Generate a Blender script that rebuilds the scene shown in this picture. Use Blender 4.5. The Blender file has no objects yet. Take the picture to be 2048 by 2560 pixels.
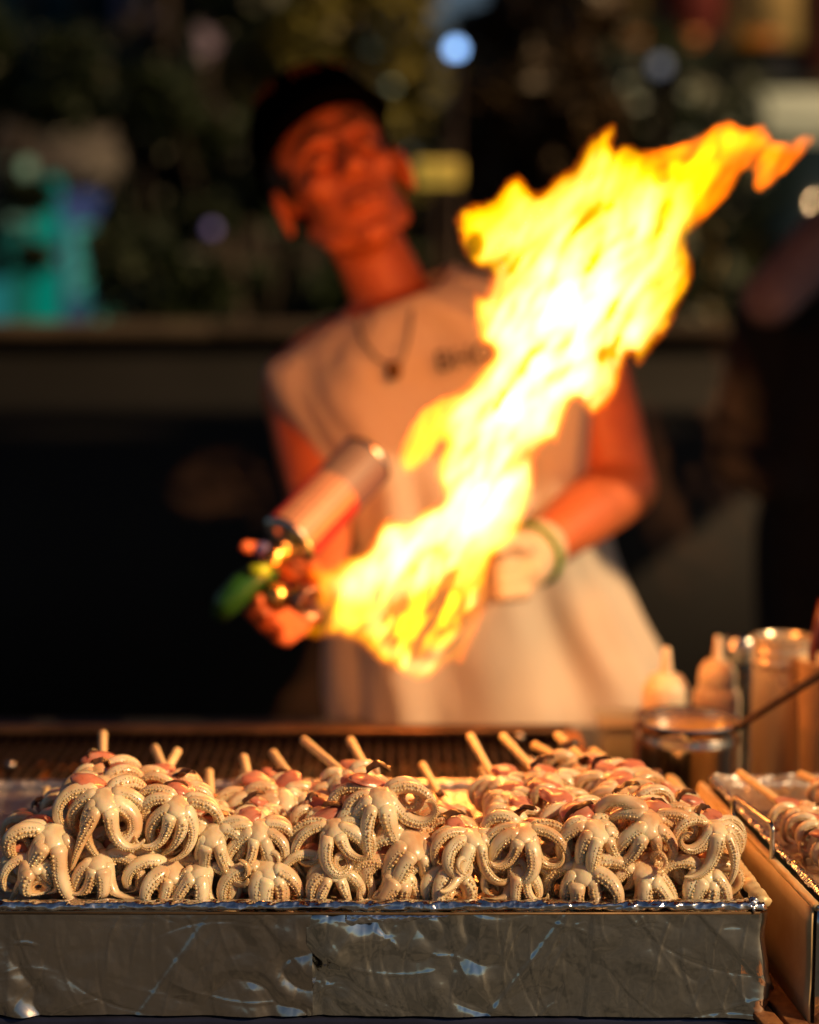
import bpy, bmesh, math, random
import numpy as np
from mathutils import Vector, Matrix, noise
R = math.radians
PI = math.pi
sc = bpy.context.scene
COL = sc.collection

# ------------------------------------------------------------------ camera
CAMZ = 1.40
PITCH = R(7.2)
FPX = 4267.0
cam_d = bpy.data.cameras.new('camera')
cam = bpy.data.objects.new('camera', cam_d)
COL.objects.link(cam)
cam.location = (0, 0, CAMZ)
cam.rotation_euler = (R(90) - PITCH, 0, 0)
cam_d.sensor_fit = 'HORIZONTAL'
cam_d.sensor_width = 24.0
cam_d.lens = 50.0
cam_d.clip_start = 0.05
cam_d.clip_end = 500
cam_d.dof.use_dof = True
cam_d.dof.focus_distance = 1.285
cam_d.dof.aperture_fstop = 1.75
sc.camera = cam

# ------------------------------------------------------------------ world, sun, exposure
world = bpy.data.worlds.new('World')
sc.world = world
world.use_nodes = True
wn = world.node_tree
bg = wn.nodes['Background']
sky = wn.nodes.new('ShaderNodeTexSky')
sky.sky_type = 'NISHITA'
sky.sun_disc = False
SUN_EL, SUN_AZ = R(32), R(120)          # azimuth measured from +Y towards +X
sky.sun_elevation = SUN_EL
sky.sun_rotation = SUN_AZ
wn.links.new(sky.outputs[0], bg.inputs[0])
bg.inputs[1].default_value = 0.033
sun_d = bpy.data.lights.new('sun', 'SUN')
sun_d.energy = 5.0
sun_d.angle = R(0.6)
sun_d.color = (1.0, 0.62, 0.29)
sun = bpy.data.objects.new('sun', sun_d)
COL.objects.link(sun)
sd = Vector((math.sin(SUN_AZ) * math.cos(SUN_EL), math.cos(SUN_AZ) * math.cos(SUN_EL), math.sin(SUN_EL)))
sun.rotation_euler = sd.to_track_quat('Z', 'Y').to_euler()
sun.location = (3, 1, 4)
sc.view_settings.view_transform = 'Standard'
sc.view_settings.look = 'None'
sc.view_settings.exposure = -0.25
sc.view_settings.gamma = 1.0
sc.view_settings.use_curve_mapping = False
sc.render.engine = 'CYCLES'
cy = sc.cycles
cy.use_denoising = True
cy.max_bounces = 8
cy.diffuse_bounces = 3
cy.glossy_bounces = 4
cy.transmission_bounces = 6
cy.volume_bounces = 0
cy.transparent_max_bounces = 40
cy.sample_clamp_indirect = 4.0
cy.sample_clamp_direct = 0.0
cy.caustics_reflective = False
cy.caustics_refractive = False

# ------------------------------------------------------------------ helpers
cP, sP = math.cos(PITCH), math.sin(PITCH)


def at(px, py, Y=None, z=None):
    """world point seen at photo pixel (px, py), on the plane y=Y or at height z"""
    u = (px - 1024) / FPX
    v = (1280 - py) / FPX
    d = Vector((u, cP + v * sP, -sP + v * cP))
    t = Y / d.y if Y is not None else (z - CAMZ) / d.z
    return Vector((0, 0, CAMZ)) + d * t


def link(o, parent=None):
    COL.objects.link(o)
    if parent is not None:
        o.parent = parent
    return o


def tag(o, label=None, cat=None, group=None, kind=None):
    if label: o['label'] = label
    if cat: o['category'] = cat
    if group: o['group'] = group
    if kind: o['kind'] = kind
    return o


def empty(name, loc=(0, 0, 0), label=None, cat=None, group=None):
    o = bpy.data.objects.new(name, None)
    o.location = loc
    o.empty_display_size = 0.02
    link(o)
    return tag(o, label, cat, group)


def mesh_data(name, verts, faces, mat=None, smooth=True):
    me = bpy.data.meshes.new(name)
    me.from_pydata([tuple(v) for v in verts], [], faces)
    if mat: me.materials.append(mat)
    if smooth:
        me.polygons.foreach_set('use_smooth', [True] * len(me.polygons))
    me.update()
    return me


def mesh(name, verts, faces, mat=None, parent=None, smooth=True):
    """verts are in world space; a parent's location is taken off"""
    if parent is not None:
        L = root_loc(parent)
        verts = [(v[0] - L.x, v[1] - L.y, v[2] - L.z) for v in verts]
    return link(bpy.data.objects.new(name, mesh_data(name, verts, faces, mat, smooth)), parent)


def root_loc(p):
    L = Vector((0, 0, 0))
    while p is not None:
        L += Vector(p.location)
        p = p.parent
    return L


class MB:
    def __init__(s):
        s.v, s.f = [], []

    def add(s, v, f):
        n = len(s.v)
        s.v += [tuple(x) for x in v]
        s.f += [tuple(i + n for i in q) for q in f]
        return s

    def box(s, c, size, rot=None, bevel=0.0):
        bm = bmesh.new()
        bmesh.ops.create_cube(bm, size=1)
        for v in bm.verts:
            v.co = Vector((v.co.x * size[0], v.co.y * size[1], v.co.z * size[2]))
        if bevel > 0:
            bmesh.ops.bevel(bm, geom=bm.edges[:] + bm.verts[:], offset=bevel, segments=2, affect='EDGES', profile=0.5)
        M = (rot if rot is not None else Matrix.Identity(3))
        c = Vector(c)
        bm.verts.ensure_lookup_table()
        vs = [M @ v.co + c for v in bm.verts]
        s.add(vs, [[v.index for v in f.verts] for f in bm.faces])
        bm.free()
        return s

    def lathe(s, prof, base, axis=(0, 0, 1), seg=40):
        """prof: list of (radius, height) from bottom to top"""
        ax = Vector(axis).normalized()
        t = Vector((1, 0, 0)) if abs(ax.x) < 0.8 else Vector((0, 1, 0))
        u = ax.cross(t).normalized()
        w = ax.cross(u)
        v, f = [], []
        for (r, h) in prof:
            for k in range(seg):
                a = 2 * PI * k / seg
                v.append(Vector(base) + ax * h + (u * math.cos(a) + w * math.sin(a)) * max(r, 1e-5))
        for i in range(len(prof) - 1):
            for k in range(seg):
                k2 = (k + 1) % seg
                f.append((i * seg + k, i * seg + k2, (i + 1) * seg + k2, (i + 1) * seg + k))
        return s.add(v, f)

    def tube(s, pts, rad, seg=12, caps=True, ry=None):
        pts = [Vector(p) for p in pts]
        n = len(pts)
        if not hasattr(rad, '__len__'): rad = [rad] * n
        v, f = [], []
        T0 = (pts[1] - pts[0]).normalized()
        ref = Vector((0, 0, 1)) if abs(T0.z) < 0.9 else Vector((1, 0, 0))
        U = T0.cross(ref).normalized()
        for i in range(n):
            T = (pts[min(i + 1, n - 1)] - pts[max(i - 1, 0)]).normalized()
            U = (U - T * U.dot(T)).normalized()
            W = T.cross(U)
            for k in range(seg):
                a = 2 * PI * k / seg
                v.append(pts[i] + (U * math.cos(a) + W * math.sin(a) * (ry or 1)) * rad[i])
        for i in range(n - 1):
            for k in range(seg):
                k2 = (k + 1) % seg
                f.append((i * seg + k, i * seg + k2, (i + 1) * seg + k2, (i + 1) * seg + k))
        if caps:
            f.append(tuple(range(seg - 1, -1, -1)))
            f.append(tuple((n - 1) * seg + k for k in range(seg)))
        return s.add(v, f)

    def ball(s, c, r, seg=16, rings=10, M=None):
        v, f = [], []
        r = r if hasattr(r, '__len__') else (r, r, r)
        for i in range(rings + 1):
            th = PI * i / rings
            for k in range(seg):
                a = 2 * PI * k / seg
                p = Vector((r[0] * math.sin(th) * math.cos(a), r[1] * math.sin(th) * math.sin(a), r[2] * math.cos(th)))
                if M is not None: p = M @ p
                v.append(Vector(c) + p)
        for i in range(rings):
            for k in range(seg):
                k2 = (k + 1) % seg
                f.append((i * seg + k, (i + 1) * seg + k, (i + 1) * seg + k2, i * seg + k2))
        return s.add(v, f)

    def build(s, name, mat=None, parent=None, smooth=True):
        return mesh(name, s.v, s.f, mat, parent, smooth)


def auto_smooth(o, ang=40):
    me = o.data
    bm = bmesh.new()
    bm.from_mesh(me)
    for e in bm.edges:
        if len(e.link_faces) == 2 and e.calc_face_angle(0) > R(ang):
            e.smooth = False
    bm.to_mesh(me)
    bm.free()
    return o


# ------------------------------------------------------------------ materials
def new_mat(name):
    m = bpy.data.materials.new(name)
    m.use_nodes = True
    nt = m.node_tree
    return m, nt, nt.nodes['Principled BSDF'], nt.nodes['Material Output']


def pmat(name, base, rough=0.6, metal=0.0, var=0.15, vscale=30, bump=0.0, bscale=80, col2=None, spec=None, coat=0,
         sss=0, sssr=(0.01, 0.004, 0.002), detail=4, trans=0, ior=1.45, rvar=0.0):
    m, nt, b, out = new_mat(name)
    N, L = nt.nodes, nt.links
    b.inputs['Roughness'].default_value = rough
    b.inputs['Metallic'].default_value = metal
    if spec is not None: b.inputs['Specular IOR Level'].default_value = spec
    b.inputs['Coat Weight'].default_value = coat
    b.inputs['Coat Roughness'].default_value = 0.15
    b.inputs['Transmission Weight'].default_value = trans
    b.inputs['IOR'].default_value = ior
    if sss:
        b.inputs['Subsurface Weight'].default_value = sss
        b.inputs['Subsurface Radius'].default_value = sssr
        b.inputs['Subsurface Scale'].default_value = 1.0
    tc = N.new('ShaderNodeTexCoord')
    nz = N.new('ShaderNodeTexNoise')
    nz.inputs['Scale'].default_value = vscale
    nz.inputs['Detail'].default_value = detail
    L.new(tc.outputs['Object'], nz.inputs['Vector'])
    mx = N.new('ShaderNodeMix')
    mx.data_type = 'RGBA'
    c2 = col2 or tuple(c * (1 - var * 2) for c in base)
    mx.inputs[6].default_value = (*base, 1)
    mx.inputs[7].default_value = (*c2, 1)
    rp = N.new('ShaderNodeMapRange')
    rp.inputs[1].default_value = 0.35
    rp.inputs[2].default_value = 0.65
    L.new(nz.outputs[0], rp.inputs[0])
    L.new(rp.outputs[0], mx.inputs[0])
    L.new(mx.outputs[2], b.inputs['Base Color'])
    if rvar:
        rr = N.new('ShaderNodeMapRange')
        rr.inputs[3].default_value = max(0.03, rough - rvar)
        rr.inputs[4].default_value = rough + rvar
        L.new(rp.outputs[0], rr.inputs[0])
        L.new(rr.outputs[0], b.inputs['Roughness'])
    if bump:
        n2 = N.new('ShaderNodeTexNoise')
        n2.inputs['Scale'].default_value = bscale
        n2.inputs['Detail'].default_value = 5
        L.new(tc.outputs['Object'], n2.inputs['Vector'])
        bp = N.new('ShaderNodeBump')
        bp.inputs['Strength'].default_value = bump
        bp.inputs['Distance'].default_value = 0.002
        L.new(n2.outputs[0], bp.inputs['Height'])
        L.new(bp.outputs[0], b.inputs['Normal'])
    return m


def foil_mat(name, rough, tint=(0.82, 0.82, 0.84), crease=0.6, sc1=38):
    m, nt, b, out = new_mat(name)
    N, L = nt.nodes, nt.links
    b.inputs['Base Color'].default_value = (*tint, 1)
    b.inputs['Metallic'].default_value = 1
    b.inputs['Roughness'].default_value = rough
    tc = N.new('ShaderNodeTexCoord')
    nz = N.new('ShaderNodeTexNoise'); nz.inputs['Scale'].default_value = 14; nz.inputs['Detail'].default_value = 2
    L.new(tc.outputs['Object'], nz.inputs['Vector'])
    ad = N.new('ShaderNodeVectorMath'); ad.operation = 'MULTIPLY_ADD'
    ad.inputs[1].default_value = (0.03, 0.03, 0.03)
    L.new(nz.outputs[1], ad.inputs[0]); L.new(tc.outputs['Object'], ad.inputs[2])
    hs = []
    for s_, w in ((sc1, 1.0), (sc1 * 2.7, 0.4)):
        vo = N.new('ShaderNodeTexVoronoi'); vo.feature = 'F1'; vo.inputs['Scale'].default_value = s_
        L.new(ad.outputs[0], vo.inputs['Vector'])
        mu = N.new('ShaderNodeMath'); mu.operation = 'MULTIPLY'; mu.inputs[1].default_value = w
        L.new(vo.outputs[0], mu.inputs[0]); hs.append(mu)
    su = N.new('ShaderNodeMath'); su.operation = 'ADD'
    L.new(hs[0].outputs[0], su.inputs[0]); L.new(hs[1].outputs[0], su.inputs[1])
    bp = N.new('ShaderNodeBump'); bp.inputs['Strength'].default_value = crease; bp.inputs['Distance'].default_value = 0.0016
    L.new(su.outputs[0], bp.inputs['Height']); L.new(bp.outputs[0], b.inputs['Normal'])
    n3 = N.new('ShaderNodeTexNoise'); n3.inputs['Scale'].default_value = 9; n3.inputs['Detail'].default_value = 5
    L.new(tc.outputs['Object'], n3.inputs['Vector'])
    mr = N.new('ShaderNodeMapRange'); mr.inputs[1].default_value = .3; mr.inputs[2].default_value = .7
    mr.inputs[3].default_value = rough * .7; mr.inputs[4].default_value = rough * 1.5
    L.new(n3.outputs[0], mr.inputs[0]); L.new(mr.outputs[0], b.inputs['Roughness'])
    return m


def emis(name, col, strength):
    m, nt, b, out = new_mat(name)
    b.inputs['Base Color'].default_value = (*[c * .5 for c in col], 1)
    b.inputs['Emission Color'].default_value = (*col, 1)
    b.inputs['Emission Strength'].default_value = strength
    b.inputs['Roughness'].default_value = 0.5
    return m


M = {}
M['foil_dull'] = foil_mat('foil_dull', 0.20, (0.66, 0.63, 0.61), 0.25, 55)
M['foil_bright'] = foil_mat('foil_bright', 0.10, (0.76, 0.79, 0.79), 0.22, 42)
M['foil_rim'] = foil_mat('foil_rim', 0.13, (0.86, 0.88, 0.95), 0.9, 90)
M['foil_floor'] = foil_mat('foil_floor', 0.33, (0.86, 0.80, 0.76), 1.0, 95)
M['steel'] = pmat('steel', (0.62, 0.60, 0.57), 0.22, 1.0, 0.1, 8, 0.05, 200, rvar=0.08)
M['steel_worn'] = pmat('steel_worn', (0.82, 0.68, 0.42), 0.42, 0.12, 0.25, 22, 0.15, 120, col2=(0.66, 0.48, 0.24), rvar=0.12)
M['brushed'] = pmat('brushed_steel', (0.74, 0.66, 0.50), 0.34, 0.65, 0.08, 8, 0.05, 200, rvar=0.08)
M['rust'] = pmat('rust', (0.42, 0.19, 0.07), 0.7, 0.3, 0.3, 60, 0.5, 200, col2=(0.16, 0.06, 0.03))
M['iron'] = pmat('iron', (0.045, 0.028, 0.020), 0.5, 0.6, 0.3, 60, 0.4, 300, rvar=0.15)
M['char'] = pmat('char', (0.02, 0.016, 0.014), 0.8, 0, 0.3, 90, 0.6, 300)
M['wood_dark'] = pmat('wood_dark', (0.10, 0.06, 0.035), 0.6, 0, 0.3, 20, 0.3, 120)
M['counter'] = pmat('counter', (0.05, 0.045, 0.045), 0.5, 0, 0.3, 10, 0.2, 80)
M['bamboo'] = pmat('bamboo', (0.95, 0.80, 0.48), 0.5, 0, 0.10, 220, 0.25, 600, sss=0.15)


def flesh_mat(name, c_body, c_bead, c_dark=None):
    m, nt, b, out = new_mat(name)
    N, L = nt.nodes, nt.links
    at_ = N.new('ShaderNodeAttribute'); at_.attribute_name = 'bead'
    tc = N.new('ShaderNodeTexCoord')
    nz = N.new('ShaderNodeTexNoise'); nz.inputs['Scale'].default_value = 90; nz.inputs['Detail'].default_value = 4
    L.new(tc.outputs['Object'], nz.inputs['Vector'])
    mx0 = N.new('ShaderNodeMix'); mx0.data_type = 'RGBA'
    mx0.inputs[6].default_value = (*c_body, 1)
    mx0.inputs[7].default_value = (c_body[0] * .86, c_body[1] * .76, c_body[2] * .66, 1)
    mr0 = N.new('ShaderNodeMapRange'); mr0.inputs[1].default_value = .4; mr0.inputs[2].default_value = .68
    L.new(nz.outputs[0], mr0.inputs[0]); L.new(mr0.outputs[0], mx0.inputs[0])
    nb = N.new('ShaderNodeTexNoise'); nb.inputs['Scale'].default_value = 34; nb.inputs['Detail'].default_value = 6
    oj = N.new('ShaderNodeObjectInfo')
    ao = N.new('ShaderNodeVectorMath'); ao.operation = 'ADD'
    L.new(tc.outputs['Object'], ao.inputs[0]); L.new(oj.outputs['Location'], ao.inputs[1]); L.new(ao.outputs[0], nb.inputs['Vector'])
    mb0 = N.new('ShaderNodeMapRange'); mb0.inputs[1].default_value = .46; mb0.inputs[2].default_value = .66; mb0.inputs[4].default_value = .7
    L.new(nb.outputs[0], mb0.inputs[0])
    mxb = N.new('ShaderNodeMix'); mxb.data_type = 'RGBA'; mxb.inputs[7].default_value = (.70, .36, .17, 1)
    L.new(mb0.outputs[0], mxb.inputs[0]); L.new(mx0.outputs[2], mxb.inputs[6])
    mx = N.new('ShaderNodeMix'); mx.data_type = 'RGBA'
    L.new(mxb.outputs[2], mx.inputs[6]); mx.inputs[7].default_value = (*c_bead, 1)
    L.new(at_.outputs['Fac'], mx.inputs[0])
    oi = N.new('ShaderNodeObjectInfo')
    hv = N.new('ShaderNodeHueSaturation')
    mh = N.new('ShaderNodeMapRange'); mh.inputs[3].default_value = .86; mh.inputs[4].default_value = 1.08
    L.new(oi.outputs['Random'], mh.inputs[0]); L.new(mh.outputs[0], hv.inputs['Value'])
    L.new(mx.outputs[2], hv.inputs['Color']); L.new(hv.outputs[0], b.inputs['Base Color'])
    b.inputs['Roughness'].default_value = 0.30
    b.inputs['Subsurface Weight'].default_value = 0.5
    b.inputs['Subsurface Radius'].default_value = (1.0, 0.5, 0.25)
    b.inputs['Subsurface Scale'].default_value = 0.005
    b.inputs['Coat Weight'].default_value = 0.7
    b.inputs['Coat Roughness'].default_value = 0.09
    n2 = N.new('ShaderNodeTexNoise'); n2.inputs['Scale'].default_value = 420; n2.inputs['Detail'].default_value = 4
    L.new(tc.outputs['Object'], n2.inputs['Vector'])
    bp = N.new('ShaderNodeBump'); bp.inputs['Strength'].default_value = .35; bp.inputs['Distance'].default_value = .0006
    L.new(n2.outputs[0], bp.inputs['Height']); L.new(bp.outputs[0], b.inputs['Normal'])
    return m


M['flesh'] = flesh_mat('octopus_flesh', (0.95, 0.82, 0.60), (0.82, 0.47, 0.20))
mm, nt, b, out = new_mat('octopus_mantle_skin')
M['mantle'] = mm
N, L = nt.nodes, nt.links
tc = N.new('ShaderNodeTexCoord')
nz = N.new('ShaderNodeTexNoise'); nz.inputs['Scale'].default_value = 55; nz.inputs['Detail'].default_value = 6
L.new(tc.outputs['Object'], nz.inputs['Vector'])
cr = N.new('ShaderNodeValToRGB')
cr.color_ramp.elements[0].position = 0.36; cr.color_ramp.elements[0].color = (0.10, 0.025, 0.02, 1)
cr.color_ramp.elements[1].position = 0.47; cr.color_ramp.elements[1].color = (0.62, 0.20, 0.13, 1)
e = cr.color_ramp.elements.new(0.75); e.color = (0.72, 0.36, 0.26, 1)
L.new(nz.outputs[0], cr.inputs[0]); L.new(cr.outputs[0], b.inputs['Base Color'])
b.inputs['Roughness'].default_value = .3; b.inputs['Coat Weight'].default_value = .5
b.inputs['Subsurface Weight'].default_value = .3; b.inputs['Subsurface Scale'].default_value = .004
b.inputs['Subsurface Radius'].default_value = (1, .35, .2)
M['ink'] = pmat('octopus_ink_flap', (0.05, 0.025, 0.018), 0.3, 0, 0.3, 80, 0.3, 300, col2=(0.16, 0.07, 0.03), coat=.4)

# ================================================================== SETTING
rng = random.Random(7)
TZ = 0.951      # height of the tray rim
CZ = 0.860      # counter top


def grid_sheet(nx, ny, fn):
    v = [fn(i / nx, j / ny) for j in range(ny + 1) for i in range(nx + 1)]
    f = [(j * (nx + 1) + i, j * (nx + 1) + i + 1, (j + 1) * (nx + 1) + i + 1, (j + 1) * (nx + 1) + i)
         for j in range(ny) for i in range(nx)]
    return v, f


M['ground'] = pmat('ground_paving', (0.088, 0.095, 0.098), 0.8, 0, 0.15, 1.9, 0.4, 30, col2=(.020, .026, .030))
v, f = grid_sheet(24, 24, lambda a, b_: (-150 + 300 * a, -120 + 300 * b_, 0.0))
tag(mesh('ground', v, f, M['ground'], None, False), kind='structure')

# ================================================================== FOIL TRAY (front)
npr = np.random.RandomState(11)


def creases(n, x0, x1, z0, z1, seed, amp=0.0007, lmin=.015, lmax=.07):
    r = np.random.RandomState(seed)
    out = []
    for i in range(n):
        a = r.uniform(0, PI)
        if r.rand() < .45: a = PI / 2 + r.normal(0, .25)
        out.append((r.uniform(x0, x1), r.uniform(z0, z1), a, r.uniform(lmin, lmax), r.uniform(.4, 1) * amp * r.choice([-1, 1]),
                    r.uniform(.0005, .0012)))
    for c in range(max(2, n // 14)):              # crumpled points with short folds radiating
        cx, cz = r.uniform(x0, x1), r.uniform(z0, z1)
        for q in range(9):
            a = r.uniform(0, 2 * PI); l_ = r.uniform(.003, .012)
            out.append((cx + math.cos(a) * l_ * .8, cz + math.sin(a) * l_ * .8, a, l_, r.uniform(.3, .9) * amp * r.choice([-1, 1]), r.uniform(.0004, .0012)))
    return out


def crease_h(cs, X, Z):
    h = np.zeros_like(X)
    for (cx, cz, a, L_, A, w) in cs:
        dx, dz = X - cx, Z - cz
        al = dx * math.cos(a) + dz * math.sin(a)
        ac = -dx * math.sin(a) + dz * math.cos(a) + .18 * al * al / L_
        h += A * np.exp(-np.abs(ac) / w) * np.exp(-(al / L_) ** 4)
    return h


def fbm(X, Z, s, seed=0, oct_=3):
    out = np.zeros(X.size)
    xf, zf = X.ravel(), Z.ravel()
    for i in range(X.size):
        out[i] = noise.fractal(Vector((xf[i] * s, zf[i] * s, seed * 3.7)), 1.0, 2.0, oct_)
    return out.reshape(X.shape)


def foil_plate(name, x0, x1, z0, z1, Y, seed, mat, parent, step=.0011, ncr=60, amp=.0006, wrap=None, lmax=.07, buck=.004):
    nx, nz = int((x1 - x0) / step), int((z1 - z0) / step)
    X, Z = np.meshgrid(np.linspace(x0, x1, nx + 1), np.linspace(z0, z1, nz + 1))
    H = crease_h(creases(ncr, x0, x1, z0, z1, seed, amp, .006, lmax), X, Z)
    H += .0022 * fbm(X, Z * 1.3, 11, seed, 2) + .00035 * fbm(X, Z, 60, seed + 1) + .00030 * np.abs(fbm(X, Z * .35, 90, seed + 2, 2)) 
    msk = np.clip(.45 + 1.6 * fbm(X, Z * .8, 7, seed + 20, 2), .12, 1)
    H += buck * msk * (np.abs(fbm(X * 1.0 + Z * .5, Z * .8 - X * .2, 24, seed + 8, 2)) - .10)
    # broad folds fanning from the top edge
    r = np.random.RandomState(seed + 5)
    for k in range(3):
        cx = r.uniform(x0, x1); sl = r.uniform(-1.2, 1.2)
        H += .0007 * np.tanh((X - cx - sl * (Z - z1)) / .0015)
    YY = Y - H
    XX = X.copy()
    if wrap is not None:                       # rounds the right-hand corner
        xr, rad = wrap
        a = np.clip((X - (xr - rad)) / rad, 0, None)
        m = a > 0
        ang = np.clip(a, 0, PI / 2)
        XX = np.where(m, (xr - rad) + rad * np.sin(ang), X)
        YY = np.where(m, Y + rad * (1 - np.cos(ang)) + np.clip(a - PI / 2, 0, None) * rad - H * np.cos(ang), YY)
        XX = np.where(m, XX + H * np.sin(ang), XX)
    v = np.stack([XX, YY, Z], -1).reshape(-1, 3).tolist()
    f = [(j * (nx + 1) + i, j * (nx + 1) + i + 1, (j + 1) * (nx + 1) + i + 1, (j + 1) * (nx + 1) + i)
         for j in range(nz) for i in range(nx)]
    return mesh(name, v, f, mat, parent)


XL, XR, YF, YB = -0.40, 0.2640, 1.222, 1.550
tray = empty('foil_tray', (-.07, 1.38, CZ), 'long foil-wrapped tray carrying the big heap of octopus skewers, nearest the camera', 'tray')
seam = at(768, 2400, Y=YF).x
foil_plate('foil_sheet', XL, seam + .004, .8650, .9465, YF, 21, M['foil_dull'], tray, ncr=50, amp=.00065, lmax=.05, buck=.010)
foil_plate('foil_sheet', seam, XR + .012, .8650, .9465, YF - .0018, 34, M['foil_bright'], tray, ncr=80, amp=.00075, lmax=.06, buck=.017, wrap=(XR, .006))
# right-hand side, back and base of the box
mb = MB()
mb.box((XR - .0105, (YF + YB) / 2 + .006, .9095), (.002, YB - YF - .016, .073), Matrix.Rotation(R(3), 3, 'Z'))
mb.box(((XL + XR) / 2 - .01, YB, .912), (XR - XL - .03, .002, .072))
mb.box((XL, (YF + YB) / 2, .912), (.002, YB - YF, .072))
mb.build('side_wall', M['foil_dull'], tray, False)
MB().box(((XL + XR) / 2, (YF + YB) / 2, .8665), (XR - XL - .03, YB - YF - .02, .009), None, .002).build('base', M['steel'], tray)


def crumple_tube(name, p0, p1, r, mat, parent, seed, seg=26, step=.0016, flat=.75, amp=.30):
    p0, p1 = Vector(p0), Vector(p1)
    n = int((p1 - p0).length / step)
    D = (p1 - p0).normalized()
    side = D.cross(Vector((0, 0, 1))).normalized()
    up = side.cross(D)
    v, f = [], []
    for i in range(n + 1):
        t = i / n
        c = p0.lerp(p1, t)
        s = t * (p1 - p0).length
        for k in range(seg):
            a = 2 * PI * k / seg
            q = Vector((s * 150, math.cos(a) * 1.2, math.sin(a) * 1.2 + seed))
            d = noise.noise(q) * amp + .5 * amp * abs(noise.noise(q * 2.3)) + .6 * amp * noise.noise(Vector((s * 35, a, seed)))
            rr = r * (1 + d)
            v.append(c + side * math.cos(a) * rr + up * math.sin(a) * rr * flat)
    for i in range(n):
        for k in range(seg):
            k2 = (k + 1) % seg
            f.append((i * seg + k, (i + 1) * seg + k, (i + 1) * seg + k2, i * seg + k2))
    f.append(tuple(range(seg))); f.append(tuple(n * seg + k for k in range(seg - 1, -1, -1)))
    return mesh(name, v, f, mat, parent)


crumple_tube('front_rim', (XL, YF + .001, TZ), (XR - .010, YF + .001, TZ), .0058, M['foil_rim'], tray, 1, flat=.62)
mb = MB().tube([(XL, YF - .0042, .9466), (0, YF - .0046, .9460), (XR - .004, YF - .0042, .9464)], .0011, 8)
mb.build('wire_edge', pmat('bronze_wire', (.20, .13, .07), .5, .5, .2, 60), tray)
crumple_tube('side_rim', (XR + .000, YF + .004, TZ + .001), (.2440, YB + .002, TZ + .001), .0060, M['steel_worn'], tray, 5, flat=.7, amp=.2)
crumple_tube('corner_rim', (XR - .012, YF + .001, TZ - .001), (XR - .001, YF + .006, TZ - .001), .0068, M['foil_rim'], tray, 9, flat=.8, amp=.5)
crumple_tube('back_rim', (XL, YB, TZ - .002), (.2440, YB, TZ - .002), .004, M['foil_floor'], tray, 7, flat=.7)
# crinkled foil floor inside the tray
nx, ny = 190, 110
X, Y_ = np.meshgrid(np.linspace(XL + .002, XR - .006, nx + 1), np.linspace(YF + .004, YB - .002, ny + 1))
Zf = TZ - .008 + .0016 * fbm(X, Y_, 40, 3) + .0014 * np.abs(fbm(X * .6, Y_ * 2.2, 60, 4)) + crease_h(creases(140, XL, XR, YF, YB, 77, .0012), X, Y_)
v = np.stack([np.minimum(X, XR - .006 - (Y_ - YF) * .055), Y_, Zf], -1).reshape(-1, 3).tolist()
f = [(j * (nx + 1) + i, j * (nx + 1) + i + 1, (j + 1) * (nx + 1) + i + 1, (j + 1) * (nx + 1) + i) for j in range(ny) for i in range(nx)]
mesh('foil_floor', v, f, M['foil_floor'], tray)
# torn flap of foil turned down over the front, right of the seam
v, f = grid_sheet(60, 10, lambda a, b_: (seam + .03 + a * .075, YF - .0048 - .0016 * math.sin(b_ * 3) + .0008 * noise.noise(Vector((a * 20, b_ * 6, 0))),
                                         .9455 - b_ * (.0085 * (1 - a) ** .6 + .001) * (.75 + .5 * abs(noise.noise(Vector((a * 9, 0, 3)))))))
mesh('foil_flap', v, f, M['foil_rim'], tray)

# ================================================================== COUNTER
cnt = empty('counter', (0, 1.5, 0), 'dark steel-topped counter under the trays and the grill', 'counter')
mb = MB().box((0, 1.69, CZ - .012), (1.7, .92, .024), None, .004); mb.build('counter_top', M['counter'], cnt)
MB().box((0, 1.228, CZ - .006), (1.7, .012, .0180), None, .003).build('front_rail', pmat('rail_blue', (.05, .06, .12), .25, .6, .2, 20, .1, 90), cnt)
MB().box((0, 1.26, .41), (1.66, .02, .78)).build('front_panel', M['counter'], cnt)
for sx in (-.8, .8):
    for yy in (1.30, 2.08):
        MB().box((sx, yy, .424), (.04, .04, .848), None, .003).build('leg', M['iron'], cnt)
# rusty strips between the two trays
mb = empty('rusty_angle_strip', at(1965, 2490, z=CZ + .004), 'rusty orange metal strips lying between the two foil trays', 'metal strip')
for k, (a, b_) in enumerate((((1890, 2380), (2035, 2552)), ((1895, 2445), (1985, 2556)), ((1870, 2500), (1930, 2570)))):
    p, q = at(*a, z=CZ + .006), at(*b_, z=CZ + .006)
    q = q + (q - p) * .6
    d = (q - p); ang = math.atan2(d.y, d.x)
    MB().box((p + q) / 2 + Vector((0, 0, .001 * k)), (d.length, .016, .005), Matrix.Rotation(ang, 3, 'Z'), .0012).build('strip', M['rust'], mb)

# ================================================================== SECOND TRAY (right)
P_back = at(1748, 1962, z=TZ + .006)
P_front = at(2036, 2268, z=TZ + .006)
t2 = empty('steel_tray', ((P_back.x + P_front.x) / 2 + .15, (P_back.y + P_front.y) / 2, CZ), 'deep steel tray on the right with a wire handle and its own foil-lined pan', 'tray')
dirv = (P_back - P_front); dirv.z = 0; dirn = dirv.normalized(); perp = Vector((dirn.y, -dirn.x, 0))
W2 = .34


def T2(a, b_, z):
    return P_front + dirv * a + perp * b_ + Vector((0, 0, z - P_front.z))


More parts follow.
